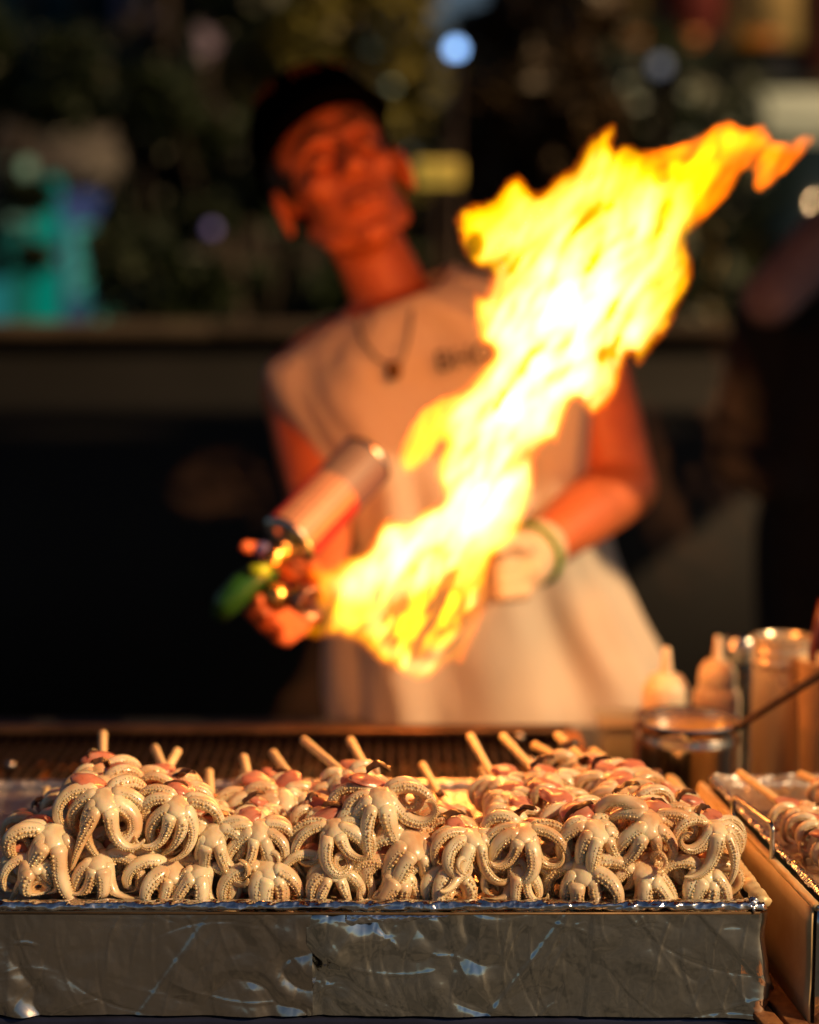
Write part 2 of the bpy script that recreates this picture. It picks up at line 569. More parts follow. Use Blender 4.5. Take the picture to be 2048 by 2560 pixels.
def plate(p, q, z0, z1, th, n=24, bow=.0015, seed=0):
    """upright plate from p to q"""
    v, f = [], []
    d = (q - p); nrm = Vector((d.y, -d.x, 0)).normalized()
    for s in (0, 1):
        for j in range(7):
            for i in range(n + 1):
                t = i / n
                c = p + d * t + nrm * (th * s + bow * noise.noise(Vector((t * 6, j * .5, seed))))
                v.append((c.x, c.y, z0 + (z1 - z0) * j / 6))
    K = (n + 1) * 7
    for j in range(6):
        for i in range(n):
            a = j * (n + 1) + i
            f.append((a, a + n + 1, a + n + 2, a + 1)); f.append((K + a, K + a + 1, K + a + n + 2, K + a + n + 1))
    for i in range(n):
        f.append((i, i + 1, K + i + 1, K + i)); b0 = 6 * (n + 1)
        f.append((b0 + i, K + b0 + i, K + b0 + i + 1, b0 + i + 1))
    for j in range(6):
        a = j * (n + 1); f.append((a, K + a, K + a + n + 1, a + n + 1))
        a += n; f.append((a, a + n + 1, K + a + n + 1, K + a))
    return v, f


v, f = plate(T2(1.0, 0, 0), T2(0, 0, 0), CZ + .008, TZ + .0045, .0018, seed=2)
mesh('side_wall', v, f, M['steel_worn'], t2)
v, f = plate(T2(0, .002, 0), T2(0, W2, 0), CZ + .008, TZ + .0045, .0018, seed=3)
mesh('front_wall', v, f, M['foil_bright'], t2)
v, f = plate(T2(1, .002, 0), T2(1, W2, 0), CZ + .008, TZ + .0045, -.0018, seed=4)
mesh('back_wall', v, f, M['steel_worn'], t2)
crumple_tube('rim', T2(1.0, .002, TZ + .006), T2(-.005, .002, TZ + .006), .0035, M['steel_worn'], t2, 12, amp=.12)
crumple_tube('rim', T2(0, .002, TZ + .006), T2(0, W2, TZ + .006), .0035, M['foil_rim'], t2, 13, amp=.3)
# inner pan
crumple_tube('pan_rim', T2(1.0, .012, TZ + .011), T2(-.01, .012, TZ + .009), .0035, M['foil_rim'], t2, 14, amp=.35)
nx, ny = 120, 130
pts = []
Xg, Yg = np.meshgrid(np.linspace(.013, W2, nx + 1), np.linspace(-.01, 1.0, ny + 1))
Hh = .0016 * fbm(Xg * 1.0, Yg * .33, 45, 9) + crease_h(creases(120, 0, W2, 0, .33, 78, .0018), Xg, Yg * .33)
Hh += .009 * np.clip((Yg - .965) / .035, 0, 1) + .003 * np.clip(1 - (Xg - .013) / .02, 0, 1)
v = []
for j in range(ny + 1):
    for i in range(nx + 1):
        p = T2(Yg[j, i], Xg[j, i], 0)
        v.append((p.x, p.y, TZ + .004 + Hh[j, i]))
f = [(j * (nx + 1) + i, j * (nx + 1) + i + 1, (j + 1) * (nx + 1) + i + 1, (j + 1) * (nx + 1) + i) for j in range(ny) for i in range(nx)]
mesh('foil_pan', v, f, M['foil_floor'], t2)
# wire handle
h0, h3 = at(1832, 2072, z=TZ + .006), at(1930, 2152, z=TZ + .006)
hz = .0295
pts = [h0, h0 + Vector((0, 0, hz * .8))]
for k in range(7):
    a = k / 6 * PI / 2
    pts.append(h0.lerp(h3, .10 * (1 - math.cos(a))) + Vector((0, 0, hz * (.8 + .2 * math.sin(a)))))
for k in range(7):
    a = (1 - k / 6) * PI / 2
    pts.append(h3.lerp(h0, .10 * (1 - math.cos(a))) + Vector((0, 0, hz * (.8 + .2 * math.sin(a)))))
pts += [h3 + Vector((0, 0, hz * .8)), h3]
pts = [pts[0] - Vector((0, 0, .03))] + pts + [pts[-1] - Vector((0, 0, .03))]
MB().tube(pts, .0021, 12).build('handle', M['steel'], t2)

# ================================================================== OCTOPUS SKEWERS


ICO = bmesh.new()
bmesh.ops.create_icosphere(ICO, subdivisions=1, radius=1)
ICO.verts.ensure_lookup_table()
ICO_V = np.array([v_.co[:] for v_ in ICO.verts]); ICO_F = [tuple(v_.index for v_ in f_.verts) for f_ in ICO.faces]
ICO.free()


def arm_geo(rg, L_, r0, th0, tot, p, lat, curl3, roll=None):
    """one arm, root at the origin, growing along +X (outward), Z = away from the dome. returns verts, faces, bead"""
    ns, nr = 60, 16
    s = np.linspace(0, 1, ns + 1)
    th = th0 - tot * s ** p
    psi = lat * s + curl3 * s ** 2
    ds = L_ / ns
    Tx, Ty, Tz = np.cos(th) * np.cos(psi), np.sin(psi), np.sin(th) * np.cos(psi)
    P = np.zeros((ns + 1, 3))
    for c, T_ in enumerate((Tx, Ty, Tz)): P[1:, c] = np.cumsum((T_[1:] + T_[:-1]) / 2) * ds
    P[:, 1] += .0018 * np.sin(s * 5 + rg.uniform(0, 6)) * s
    # a coil that would close on itself is drawn out sideways
    P[:, 1] += np.clip(np.abs(tot) * s ** p - 4.2, 0, None) * .0016 * rg.choice((-1, 1))
    T = np.gradient(P, axis=0); T /= np.linalg.norm(T, axis=1)[:, None]
    D = np.stack([-np.sin(th), np.zeros(ns + 1), np.cos(th)], 1)
    B = np.cross(T, D); B /= np.linalg.norm(B, axis=1)[:, None]
    D = np.cross(B, T)
    if roll is None: roll = rg.choice((rg.uniform(-.35, .35), rg.uniform(-.35, .35), rg.uniform(-1.1, 1.1)))
    rl = roll * (.4 + .6 * s) + rg.uniform(-.7, .7) * s ** 2
    D2 = D * np.cos(rl)[:, None] + B * np.sin(rl)[:, None]
    B2 = np.cross(T, D2)
    rad = r0 * (1 - .86 * s ** 1.35) * (1 + .10 * np.sin(s * 9 + rg.uniform(0, 6)) * (1 - s))
    rad = np.maximum(rad, .0007)
    rad[-1] *= .4
    rad *= .62 + .38 * np.clip(s / .07, 0, 1) ** .6
    a = np.linspace(0, 2 * PI, nr, endpoint=False)
    ca, sa = np.cos(a), np.sin(a)
    V = P[:, None, :] + D2[:, None, :] * (ca[None, :] * rad[:, None] * np.where(ca > 0, .92, .74)[None, :])[..., None] + B2[:, None, :] * (sa[None, :] * rad[:, None])[..., None]
    V = V.reshape(-1, 3)
    F = []
    for i in range(ns):
        for k in range(nr):
            k2 = (k + 1) % nr
            F.append((i * nr + k, i * nr + k2, (i + 1) * nr + k2, (i + 1) * nr + k))
    F.append(tuple(range(nr - 1, -1, -1))); F.append(tuple(ns * nr + k for k in range(nr)))
    tipd = np.clip((s - .35) / .6, 0, 1)
    bd = np.repeat((.30 * tipd ** 1.3)[:, None], nr, 1) + .60 * np.clip(-ca, 0, 1)[None, :] ** 1.2
    bd = list(np.clip(bd.reshape(-1), 0, 1))
    VV = [V]; n0 = len(V)
    for (phi, ph0, big) in ((1.40, 0, 1.0), (-1.40, .3, 1.0), (1.98, .5, .92), (-1.98, .8, .92), (.92, .5, .6), (-.92, .2, .6)):
        x_ = .0055 + ph0 * .0024
        while x_ < L_ * .965:
            t = x_ / L_ * ns; i = int(t); u = t - i
            rr = rad[i] * (1 - u) + rad[i + 1] * u
            rb = (.140 * rr + .00030) * big * rg.uniform(.70, 1.22)
            c_, d_, b_, t_ = (q[i] * (1 - u) + q[i + 1] * u for q in (P, D2, B2, T))
            ph = phi + rg.uniform(-.07, .07)
            nrm = d_ * math.cos(ph) + b_ * math.sin(ph)
            kd = .92 if math.cos(ph) > 0 else .74
            pos = c_ + d_ * math.cos(ph) * rr * kd + b_ * math.sin(ph) * rr + nrm * rb * (.12 if big > .7 else -.25)
            VV.append(pos + ICO_V * rb)
            F += [(q[0] + n0, q[1] + n0, q[2] + n0) for q in ICO_F]
            pr = ICO_V @ nrm
            bd += list(np.clip(.30 + .55 * pr * (.75 if big < .8 else 1) + .25 * tipd[i], 0, 1))
            n0 += len(ICO_V)
            x_ += 2.05 * rb / max(big, .75) * rg.uniform(.92, 1.12)
    return np.concatenate(VV), F, bd


def attr_mesh(name, V, F, bd, mat):
    me = mesh_data(name, V.tolist() if hasattr(V, 'tolist') else V, F, mat)
    at_ = me.attributes.new('bead', 'FLOAT', 'POINT')
    at_.data.foreach_set('value', list(map(float, bd)))
    return me


def octo_proto(seed, tilt, low=False, back=False):
    """arms hang in layers from a ridge-shaped crown, like a wet octopus draped over a stick; -Y faces the street"""
    rg = random.Random(seed)
    arms = []
    # (layer depth y, start x, start heading, total turn, length, power) ranges for the four pairs, front to back
    LAY = [(-.0125, .0036, (-82, -44), (-10, 105), (.036, .052), (.9, 1.6)),
           (-.0075, .0042, (-46, -12), (90, 215), (.044, .060), (.9, 1.6)),
           (-.0010, .0045, (-8, 24), (170, 300), (.052, .068), (.9, 1.5)),
           (.0060, .0040, (10, 46), (210, 400), (.056, .074), (1.0, 1.7))]
    coil = (rg.randrange(4), rg.choice((-1, 1)))
    for li, (ly, lx, h_, t_, l_, p_) in enumerate(LAY):
        for sd__ in (-1, 1):
            L_ = rg.uniform(*l_); th0 = R(rg.uniform(*h_)); tot = R(rg.uniform(*t_)); p = rg.uniform(*p_)
            r0 = rg.uniform(.0056, .0068) * (1.04 if li < 2 else .96)
            if (li, sd__) == coil: tot = R(rg.uniform(500, 640)); p = rg.uniform(1.7, 2.1); L_ = rg.uniform(.066, .078)
            elif li == 0 and rg.random() < .35: tot = -R(rg.uniform(60, 210)); p = 2.4; th0 = R(rg.uniform(-95, -70))
            elif li == 1 and rg.random() < .25: tot = -R(rg.uniform(120, 300)); p = 2.2; th0 = R(rg.uniform(-85, -60))
            if back: L_ *= .86
            if low: L_ *= .92
            V, F, bd = arm_geo(rg, L_, r0, th0, tot, p, R(rg.uniform(-10, 14)), R(rg.uniform(-28, 28)),
                               rg.uniform(-.5, .5) if rg.random() < .7 else rg.uniform(-1.5, 1.5))
            # arm space: X outward, Y depth, Z up. swing the plane a little, then mirror for the other side
            yaw = R(rg.uniform(-4, 26) if li < 2 else rg.uniform(-16, 10))      # front arms reach toward the street
            pit = R(rg.uniform(-4, 16) if li < 2 else rg.uniform(-8, 8))
            c, s_ = math.cos(yaw), math.sin(yaw)
            X_, Y2, Z_ = V[:, 0] + lx, V[:, 1], V[:, 2]
            Xn, Yn = X_ * c + Y2 * s_, -X_ * s_ + Y2 * c
            Yn = Yn + np.clip(-Z_, 0, None) * (-math.sin(pit)) + ly + rg.uniform(-.001, .001)
            Wd = np.stack([Xn * sd__ + rg.uniform(-.0015, .0015), Yn, Z_ - (.0045 if li == 0 else .0015 if li == 1 else 0)], 1)
            if sd__ < 0: F = [tuple(reversed(q)) for q in F]
            # lean of the whole crown
            ct, st = math.cos(tilt), math.sin(tilt)
            Wd = np.stack([Wd[:, 0], Wd[:, 1] * ct - Wd[:, 2] * st * -1 * -1, Wd[:, 1] * st + Wd[:, 2] * ct], 1)
            if low:
                zc = -.021
                zz = Wd[:, 2]
                Wd[:, 2] = np.where(zz < zc, zc - .006 * np.tanh((zc - zz) / .016), zz)
                Wd[:, 1] = np.where(zz < zc, Wd[:, 1] + .12 * (zc - zz), Wd[:, 1])
            arms.append(attr_mesh('arm', Wd, F, bd, M['flesh']))
    # crown: the ridge and web the arms grow from
    mb = MB().ball((0, 0, 0), (.0098, .0150, .0066), 34, 24)
    V = np.array(mb.v)
    for i in range(len(V)):
        V[i, 2] -= .0035 * max(0, -V[i, 1]) / .012 + .0012
        V[i, 0] *= 1 + .10 * math.sin(V[i, 1] * 900)
        V[i, 1] -= .003
        V[i] += .0008 * noise.noise(Vector(V[i] * 200) + Vector((seed, 0, 0)))
    ct, st = math.cos(tilt), math.sin(tilt)
    V = np.stack([V[:, 0], V[:, 1] * ct - V[:, 2] * st, V[:, 1] * st + V[:, 2] * ct], 1)
    crown = attr_mesh('octopus', V, mb.f, np.zeros(len(V)) + .08, M['flesh'])
    # mantle: slit, half-collapsed sack behind the crown, pink outside
    nu, nv = 30, 16
    v = []
    op = R(rg.uniform(110, 190)); ln = rg.uniform(.021, .029); wd = rg.uniform(.0095, .013); tw = rg.uniform(-.5, .5)
    for sh in (0, 1):
        for i in range(nu + 1):
            t = i / nu
            rr = (math.sin(min(1, t * 1.02) ** .75 * PI) ** .6 if 0 < t < 1 else 0.02) * wd
            for j in range(nv + 1):
                an = -PI + op / 2 + (2 * PI - op) * j / nv + tw
                q = rr - sh * .0011
                w_ = noise.noise(Vector((t * 3, math.cos(an), math.sin(an) + seed))) * .0022
                v.append((math.sin(an) * (q + w_) * 1.15, .004 + t * ln, -math.cos(an) * (q * .85 + w_) + .002 - .003 * t))
    K = (nu + 1) * (nv + 1)
    f = []
    for i in range(nu):
        for j in range(nv):
            a_ = i * (nv + 1) + j
            f.append((a_, a_ + 1, a_ + nv + 2, a_ + nv + 1)); f.append((K + a_, K + a_ + nv + 1, K + a_ + nv + 2, K + a_ + 1))
        a_ = i * (nv + 1); f.append((a_, a_ + nv + 1, K + a_ + nv + 1, K + a_))
        a_ += nv; f.append((a_, K + a_, K + a_ + nv + 1, a_ + nv + 1))
    MZ = np.array(v)
    MZ[:, 2] = -MZ[:, 2] + .006       # slit side up
    mantle = mesh_data('mantle', MZ.tolist(), f, M['mantle'])
    # thin dark skin flap curling out of the slit
    v, f = grid_sheet(14, 8, lambda a_, b_: ((a_ - .5) * .026, .010 + b_ * .011 + .002 * math.sin(a_ * 5 + seed),
                                             .0135 + .0035 * math.sin(a_ * PI) - .006 * abs(b_ - .4) + .0015 * noise.noise(Vector((a_ * 4, b_ * 3, seed)))))
    v2 = [(x, y, z - .0009) for x, y, z in v]
    nF = len(v)
    f = f + [tuple(q + nF for q in reversed(ff)) for ff in f]
    flap = mesh_data('skin_flap', v + v2, f, M['ink'])
    return dict(crown=crown, arms=arms, mantle=mantle, flap=flap)


PF = [octo_proto(100 + k, R(-4 + 5 * (k % 4))) for k in range(16)]
PL = [octo_proto(200 + k, R(0), low=True) for k in range(9)]
PB = [octo_proto(300 + k, R(-4 + 5 * (k % 3)), back=True) for k in range(8)]

STK = {}


def make_skewer(front, tip, n, label, kind='mid', seed=0, scale=1.0, spacing=.0405, group='octopus skewers heaped on the foil tray',
                protos=None):
    rg = random.Random(seed)
    front, tip = Vector(front), Vector(tip)
    root = empty('octopus_skewer', front - Vector((0, 0, .02)), label, 'octopus skewer', group)
    off = Vector((0, 0, .02))
    d = (tip - front).normalized()
    # stick: round bamboo with a blunt rounded end
    Ls = (tip - front).length
    key = 'stick'
    if key not in STK:
        prof = [(.0004, 0), (.0034, .006)] + [(.0036, .006 + .994 * k / 6) for k in range(1, 6)] + [(.0039, .990), (.0031, .997), (.0006, 1.0)]
        mbs = MB().lathe([(r_, h_ * .25) for r_, h_ in prof], (0, 0, 0), (0, 0, 1), 14)
        STK[key] = mesh_data('stick', mbs.v, mbs.f, M['bamboo'])
    so = link(bpy.data.objects.new('stick', STK[key]), root)
    so.location = off - d * .004 + Vector((0, 0, -.004))
    so.rotation_euler = d.to_track_quat('Z', 'Y').to_euler()
    so.scale = (1, 1, Ls / .25 * 1.0)
    yaw = math.atan2(-d.x, d.y)
    for k in range(n):
        pool = protos or ((PL if kind == 'low' else PF) if k == 0 else PB)
        pr = pool[(seed * 5 + 3 * k + (seed // 7)) % len(pool)]
        p = off + d * (spacing * k) + Vector((rg.uniform(-.002, .002), 0, rg.uniform(-.0015, .0015)))
        o = link(bpy.data.objects.new('octopus', pr['crown']), root)
        o.location = p
        sx = rg.choice((-1, 1))
        sc_ = scale * rg.uniform(.86, 1.14) * (1 if k == 0 else .88)
        o.rotation_euler = (R(rg.uniform(-8, 8)) + (math.asin(max(-1, min(1, d.z))) if k else 0), R(rg.uniform(-16, 16)), yaw + R(rg.uniform(-18, 18)))
        o.scale = (sx * sc_, sc_, sc_)
        for me in pr['arms']:
            link(bpy.data.objects.new('arm', me), o)
        a = link(bpy.data.objects.new('mantle', pr['mantle']), o)
        a.rotation_euler = (R(rg.uniform(-4, 14)), R(rg.uniform(-30, 30)), R(rg.uniform(-45, 45)))
        a.scale = (rg.uniform(.85, 1.25), rg.uniform(.85, 1.1), rg.uniform(.5, .8))
        a.location = (rg.uniform(-.004, .004), .002, rg.uniform(-.003, .0005))
        if rg.random() < .55:
            fl = link(bpy.data.objects.new('skin_flap', pr['flap']), o)
            fl.rotation_euler = (R(rg.uniform(-25, 15)), R(rg.uniform(-40, 40)), R(rg.uniform(-45, 45)))
            fl.scale = (rg.uniform(.5, 1.0), rg.uniform(.6, 1.1), 1)
    return root


# front crown pixel, its Y; stick tip pixel, its Y; number of octopuses; kind; label
SK = [
    ((80, 2148), 1.240, (118, 1960), 1.43, 3, 'low', 'bottom octopus skewer at the very left end of the heap, bluish in the shade'),
    ((255, 2142), 1.245, (300, 1960), 1.43, 3, 'low', 'bottom octopus skewer under the tall left stack, arms splayed on the foil'),
    ((430, 2165), 1.250, (440, 1990), 1.42, 2, 'low', 'low octopus skewer half hidden in the gap between the two left stacks'),
    ((520, 2170), 1.245, (600, 1985), 1.42, 2, 'low', 'bottom octopus skewer beneath the second stack from the left'),
    ((665, 2178), 1.245, (625, 1925), 1.44, 3, 'low', 'low octopus skewer left of centre with arms lying sideways on the rim'),
    ((835, 2172), 1.242, (790, 1950), 1.44, 3, 'low', 'bottom octopus skewer whose arms curl into a ring above the foil seam'),
    ((985, 2178), 1.242, (900, 1960), 1.44, 3, 'low', 'bottom octopus skewer just right of the foil seam'),
    ((1120, 2180), 1.242, (1040, 1960), 1.44, 3, 'low', 'bottom octopus skewer at the middle of the tray front'),
    ((1295, 2172), 1.242, (1205, 1905), 1.47, 3, 'low', 'bottom octopus skewer below the one with the inward coil, right of the middle'),
    ((1455, 2168), 1.242, (1370, 1960), 1.46, 3, 'low', 'bottom octopus skewer with a low arch of pale arms, right half'),
    ((1600, 2172), 1.242, (1500, 1985), 1.46, 3, 'low', 'bottom octopus skewer second from the right corner of the tray'),
    ((1765, 2165), 1.248, (1620, 1990), 1.46, 3, 'low', 'bottom octopus skewer at the right corner of the front tray, tips over the rim'),
    ((140, 2078), 1.250, (234, 1868), 1.49, 3, 'mid', 'leftmost octopus skewer of the second layer, with a long arm looping down'),
    ((325, 2088), 1.268, (446, 1862), 1.48, 3, 'mid', 'octopus skewer of the second layer wedged between the two left stacks'),
    ((535, 2078), 1.252, (522, 1916), 1.46, 3, 'mid', 'second-layer octopus skewer with a short upright stick, left of centre'),
    ((655, 2070), 1.256, (608, 1879), 1.48, 3, 'mid', 'octopus skewer with a hanging oval loop of arm, its stick leaning left'),
    ((830, 2066), 1.252, (679, 1868), 1.50, 3, 'mid', 'wide octopus skewer right of the hanging loop, its stick leaning left'),
    ((1020, 2098), 1.250, (873, 1836), 1.53, 3, 'mid', 'octopus skewer under the coiled-arm one in the middle of the heap'),
    ((1165, 2090), 1.250, (1054, 1900), 1.50, 3, 'mid', 'octopus skewer with a teardrop gap between two arms at the centre'),
    ((1310, 2068), 1.250, (1174, 1827), 1.54, 4, 'mid', 'octopus skewer with one arm coiled inward, its stick over the grill'),
    ((1475, 2062), 1.250, (1254, 1827), 1.54, 4, 'mid', 'octopus skewer with many beaded rows, third from the right end'),
    ((1630, 2050), 1.250, (1390, 1824), 1.55, 4, 'mid', 'octopus skewer with two long white arms hanging, second from the right end'),
    ((1790, 2064), 1.256, (1477, 1864), 1.55, 4, 'mid', 'rightmost octopus skewer of the heap, with a round hole between its arms'),
    ((255, 1990), 1.256, (257, 1821), 1.50, 3, 'top', 'topmost octopus skewer of the tall left stack, stick pointing straight away'),
    ((452, 2002), 1.258, (386, 1857), 1.49, 3, 'top', 'top octopus skewer of the second stack, with one long tapering arm'),
    ((945, 1992), 1.268, (756, 1837), 1.51, 3, 'top', 'octopus skewer on top at the centre, one arm rolled into a spiral'),
    ((700, 1985), 1.330, (606, 1916), 1.46, 2, 'mid', 'small octopus skewer lying farther back, between the left stacks and the centre'),
    ((1560, 1965), 1.370, (1330, 1850), 1.55, 3, 'mid', 'octopus skewer in the back row at the right, before the steel pot'),
]
for i, (c, Yc, t, Yt, n, kind, lab) in enumerate(SK):
    fr, tp = at(*c, Y=Yc + .007), at(*t, Y=Yt)
    if kind == 'low': fr.z = max(fr.z, TZ + .020)
    make_skewer(fr, tp, n, lab, kind, 500 + i, 1.09 if kind != 'low' else 1.04)
G2 = 'octopus skewers on the right-hand pan'
make_skewer(at(2105, 2105, Y=1.285), at(1843, 1918, Y=1.478), 3, 'octopus skewer on the right-hand pan, its long stick crossing the foil', 'low', 801, .95, .036, G2)
make_skewer(at(2190, 2010, Y=1.36), at(1996, 1923, Y=1.50), 3, 'octopus skewer at the right frame edge, only its stick end and some arms showing', 'low', 802, .95, .036, G2)

# ================================================================== GRILL
GZ = 0.932
grill = empty('charcoal_grill', (-.14, 1.68, CZ), 'long iron charcoal grill with closely set bars behind the octopus tray', 'grill')
gx0, gx1, gy0, gy1 = -.62, .168, 1.585, 1.772
MB().box(((gx0 + gx1) / 2, gy1, .902), (gx1 - gx0, .004, .080), None, .001).build('back_plate', M['iron'], grill)
MB().box(((gx0 + gx1) / 2, gy0, .900), (gx1 - gx0, .004, .075), None, .001).build('front_plate', M['iron'], grill)
MB().box((gx1, (gy0 + gy1) / 2, .897), (.004, gy1 - gy0 - .006, .072), None, .001).build('end_plate', M['iron'], grill)
MB().box(((gx0 + gx1) / 2, gy1 - .006, GZ + .012), (gx1 - gx0 + .01, .024, .008), None, .003).build('back_rim', pmat('bronzed_rim', (.16, .09, .05), .45, .8, .3, 30, .2, 100), grill)
MB().box((gx1 + .002, (gy0 + gy1) / 2 - .006, GZ + .012), (.018, gy1 - gy0 - .026, .007), None, .003).build('end_rim', M['rust'], grill)
barm = MB().tube([(0, gy0, 0), (0, gy1 - .020, 0)], .0024, 8)
bar_me = mesh_data('bar', barm.v, barm.f, M['iron'])
x = gx0 + .01
while x < gx1 - .006:
    o = link(bpy.data.objects.new('bar', bar_me), grill)
    o.location = Vector((x, 0, GZ + .003 + rng.uniform(-.0006, .0006))) - Vector(grill.location)
    o.rotation_euler.z = rng.uniform(-.01, .01) * 0
    x += .0118
v, f = grid_sheet(90, 24, lambda a, b_: (gx0 + .004 + a * (gx1 - gx0 - .008), gy0 + .006 + b_ * (gy1 - gy0 - .012),
                                         .905 + .016 * noise.noise(Vector((a * 60, b_ * 16, 2))) + .008 * noise.noise(Vector((a * 150, b_ * 40, 5)))))
mcoal, nt, b, out = new_mat('coals')
nz = nt.nodes.new('ShaderNodeTexNoise'); nz.inputs['Scale'].default_value = 40; nz.inputs['Detail'].default_value = 5
tc = nt.nodes.new('ShaderNodeTexCoord'); nt.links.new(tc.outputs['Object'], nz.inputs['Vector'])
cr = nt.nodes.new('ShaderNodeValToRGB')
cr.color_ramp.elements[0].position = .56; cr.color_ramp.elements[0].color = (0, 0, 0, 1)
cr.color_ramp.elements[1].position = .72; cr.color_ramp.elements[1].color = (1, .16, .01, 1)
nt.links.new(nz.outputs[0], cr.inputs[0]); nt.links.new(cr.outputs[0], b.inputs['Emission Color'])
b.inputs['Base Color'].default_value = (.03, .025, .022, 1); b.inputs['Emission Strength'].default_value = .5
tag(mesh('coals', v, f, mcoal, grill), kind='stuff')
for k, (px, py) in enumerate(((1330, 1905), (1452, 1878), (1300, 1842), (28, 1912), (1415, 1842))):
    p = at(px, py, z=GZ + .012)
    MB().lathe([(.0045, -.004), (.0045, .001), (.003, .0035), (.0003, .0042)], p, (0, -.3, 1), 12).build('bolt', M['steel'], grill)

# ================================================================== CONDIMENTS
PX = 4267


def lathe_obj(name, prof, base, mat, parent, seg=40, axis=(0, 0, 1)):
    return auto_smooth(MB().lathe(prof, base, axis, seg).build(name, mat, parent), 50)


def zat(py, Y): return at(1024, py, Y=Y).z
def xat(px, Y, py=1750): return at(px, py, Y=Y).x


# steel pot with golden sauce and a dark handle sticking out
Yp = 1.62; xp = xat(1723, Yp); zt = zat(1797, Yp); rp_ = .0475
pot = empty('steel_pot', (xp, Yp, CZ), 'round open steel pot of golden sauce behind the tray corner', 'pot')
lathe_obj('body', [(.001, 0), (rp_ - .004, 0), (rp_ - .001, .004), (rp_, .012), (rp_, zt - CZ - .024), (rp_ + .0012, zt - CZ - .021), (rp_ + .0012, zt - CZ - .017), (rp_, zt - CZ - .014),
                   (rp_, zt - CZ - .003), (rp_ + .0022, zt - CZ - .001), (rp_ + .0018, zt - CZ + .0008), (rp_ - .0008, zt - CZ), (rp_ - .0016, zt - CZ - .006), (rp_ - .0016, .006), (.001, .004)],
          (xp, Yp, CZ), M['steel'], pot, 64)
M['sauce'] = pmat('sauce', (.52, .30, .05), .18, 0, .2, 40, .3, 60, coat=.5, col2=(.36, .18, .02))
lathe_obj('sauce', [(.0005, .0006), (rp_ * .5, .0), (rp_ - .0018, .0)], (xp, Yp, zt - .010), M['sauce'], pot, 48)
hb = empty('basting_brush', (xp, Yp, zt - .01), 'dark long-handled basting brush leaning in the pot of golden sauce', 'brush')
a0, a1 = at(1822, 1832, Y=1.60), at(2048, 1688, Y=1.545)
MB().tube([a0 + (a0 - a1) * .06, a0, a0.lerp(a1, .5), a1, a1 + (a1 - a0) * .7], [.0022, .0032, .0038, .0042, .005], 12).build('handle', pmat('dark_wood', (.07, .03, .015), .35, 0, .3, 60, .2, 200), hb)
MB().tube([a0 + (a0 - a1) * .05, a0 + (a0 - a1) * .22], [.004, .0075], 10).build('bristles', M['wood_dark'], hb)


def squeeze(px, Yb, zb, zc, zt_, rb, rc, body_m, cap_m, label):
    x = xat(px, Yb)
    t = empty('squeeze_bottle', (x, Yb, CZ), label, 'squeeze bottle', 'squeeze bottles behind the steel pot')
    h = zb - CZ
    lathe_obj('bottle', [(.001, 0), (rb - .003, 0), (rb, .004), (rb, h - .012), (rb * .93, h - .005), (rc * 1.02, h)], (x, Yb, CZ), body_m, t)
    hc = zc - zb
    lathe_obj('cap', [(rc * 1.04, 0), (rc * 1.06, hc * .2), (rc * 1.02, hc * .55), (rc * .98, hc * .62), (rc * .72, hc * .92), (rc * .30, hc)], (x, Yb, zb + .0005), cap_m, t)
    hn = zt_ - zc
    lathe_obj('nozzle', [(rc * .30, 0), (rc * .24, hn * .4), (rc * .17, hn * .95), (rc * .12, hn), (.0003, hn * .99)], (x, Yb, zc), cap_m, t, 20)
    return t


M['cap_white'] = pmat('white_plastic', (.80, .68, .50), .45, 0, .05, 20, 0, 80, sss=.25)
M['red_sauce'] = pmat('red_sauce_plastic', (.12, .012, .007), .28, 0, .2, 30, 0, 80, coat=.3)
M['pale_plastic'] = pmat('pale_plastic', (.72, .58, .44), .45, 0, .08, 30, 0, 80, sss=.3)
Y1 = 1.74
squeeze(1665, Y1, zat(1768, Y1), zat(1684, Y1), zat(1618, Y1), .0315, .0235, M['red_sauce'], M['cap_white'],
        'squeeze bottle of dark red sauce with a white pointed cap, beside the white shirt')
Y2 = 1.79
squeeze(1792, Y2, zat(1715, Y2), zat(1650, Y2), zat(1590, Y2), .0250, .0190, M['pale_plastic'], M['cap_white'],
        'pale cream squeeze bottle between the dark red bottle and the glass jar')
# spice jar
Y3 = 1.83; x3 = xat(1848, Y3); z3 = zat(1592, Y3)
jar = empty('glass_jar', (x3, Y3, CZ), 'small glass spice jar with a speckled lid, left of the tall steel canister', 'jar')
M['spice'] = pmat('spice', (.50, .18, .07), .6, 0, .3, 260, .8, 300, col2=(.70, .40, .22))
gl, nt, b, out = new_mat('clear_glass')
b.inputs['Transmission Weight'].default_value = 1; b.inputs['Roughness'].default_value = .04; b.inputs['IOR'].default_value = 1.45
b.inputs['Base Color'].default_value = (.93, .97, .94, 1)
M['glass'] = gl
lathe_obj('spice', [(.0005, .003), (.0165, .003), (.0165, z3 - CZ - .040), (.0005, z3 - CZ - .036)], (x3, Y3, CZ), M['spice'], jar)
lathe_obj('glass', [(.0005, 0), (.019, 0), (.0195, .003), (.0195, z3 - CZ - .036), (.0165, z3 - CZ - .028), (.0165, z3 - CZ - .024), (.0145, z3 - CZ - .024), (.0145, z3 - CZ - .03), (.0175, z3 - CZ - .038), (.0175, .0025), (.0005, .002)],
          (x3, Y3, CZ), M['glass'], jar)
lathe_obj('lid', [(.0175, -.026), (.0185, -.024), (.0185, -.004), (.016, .0), (.0005, .0012)], (x3, Y3, z3), M['steel'], jar)
for k in range(9):
    a = k * .7
    MB().ball((x3 + .0172 * math.sin(a), Y3 - .0172 * math.cos(a), z3 - .012 + .004 * math.sin(k * 2)), .0022, 8, 6).build('stud', M['cap_white'], jar)
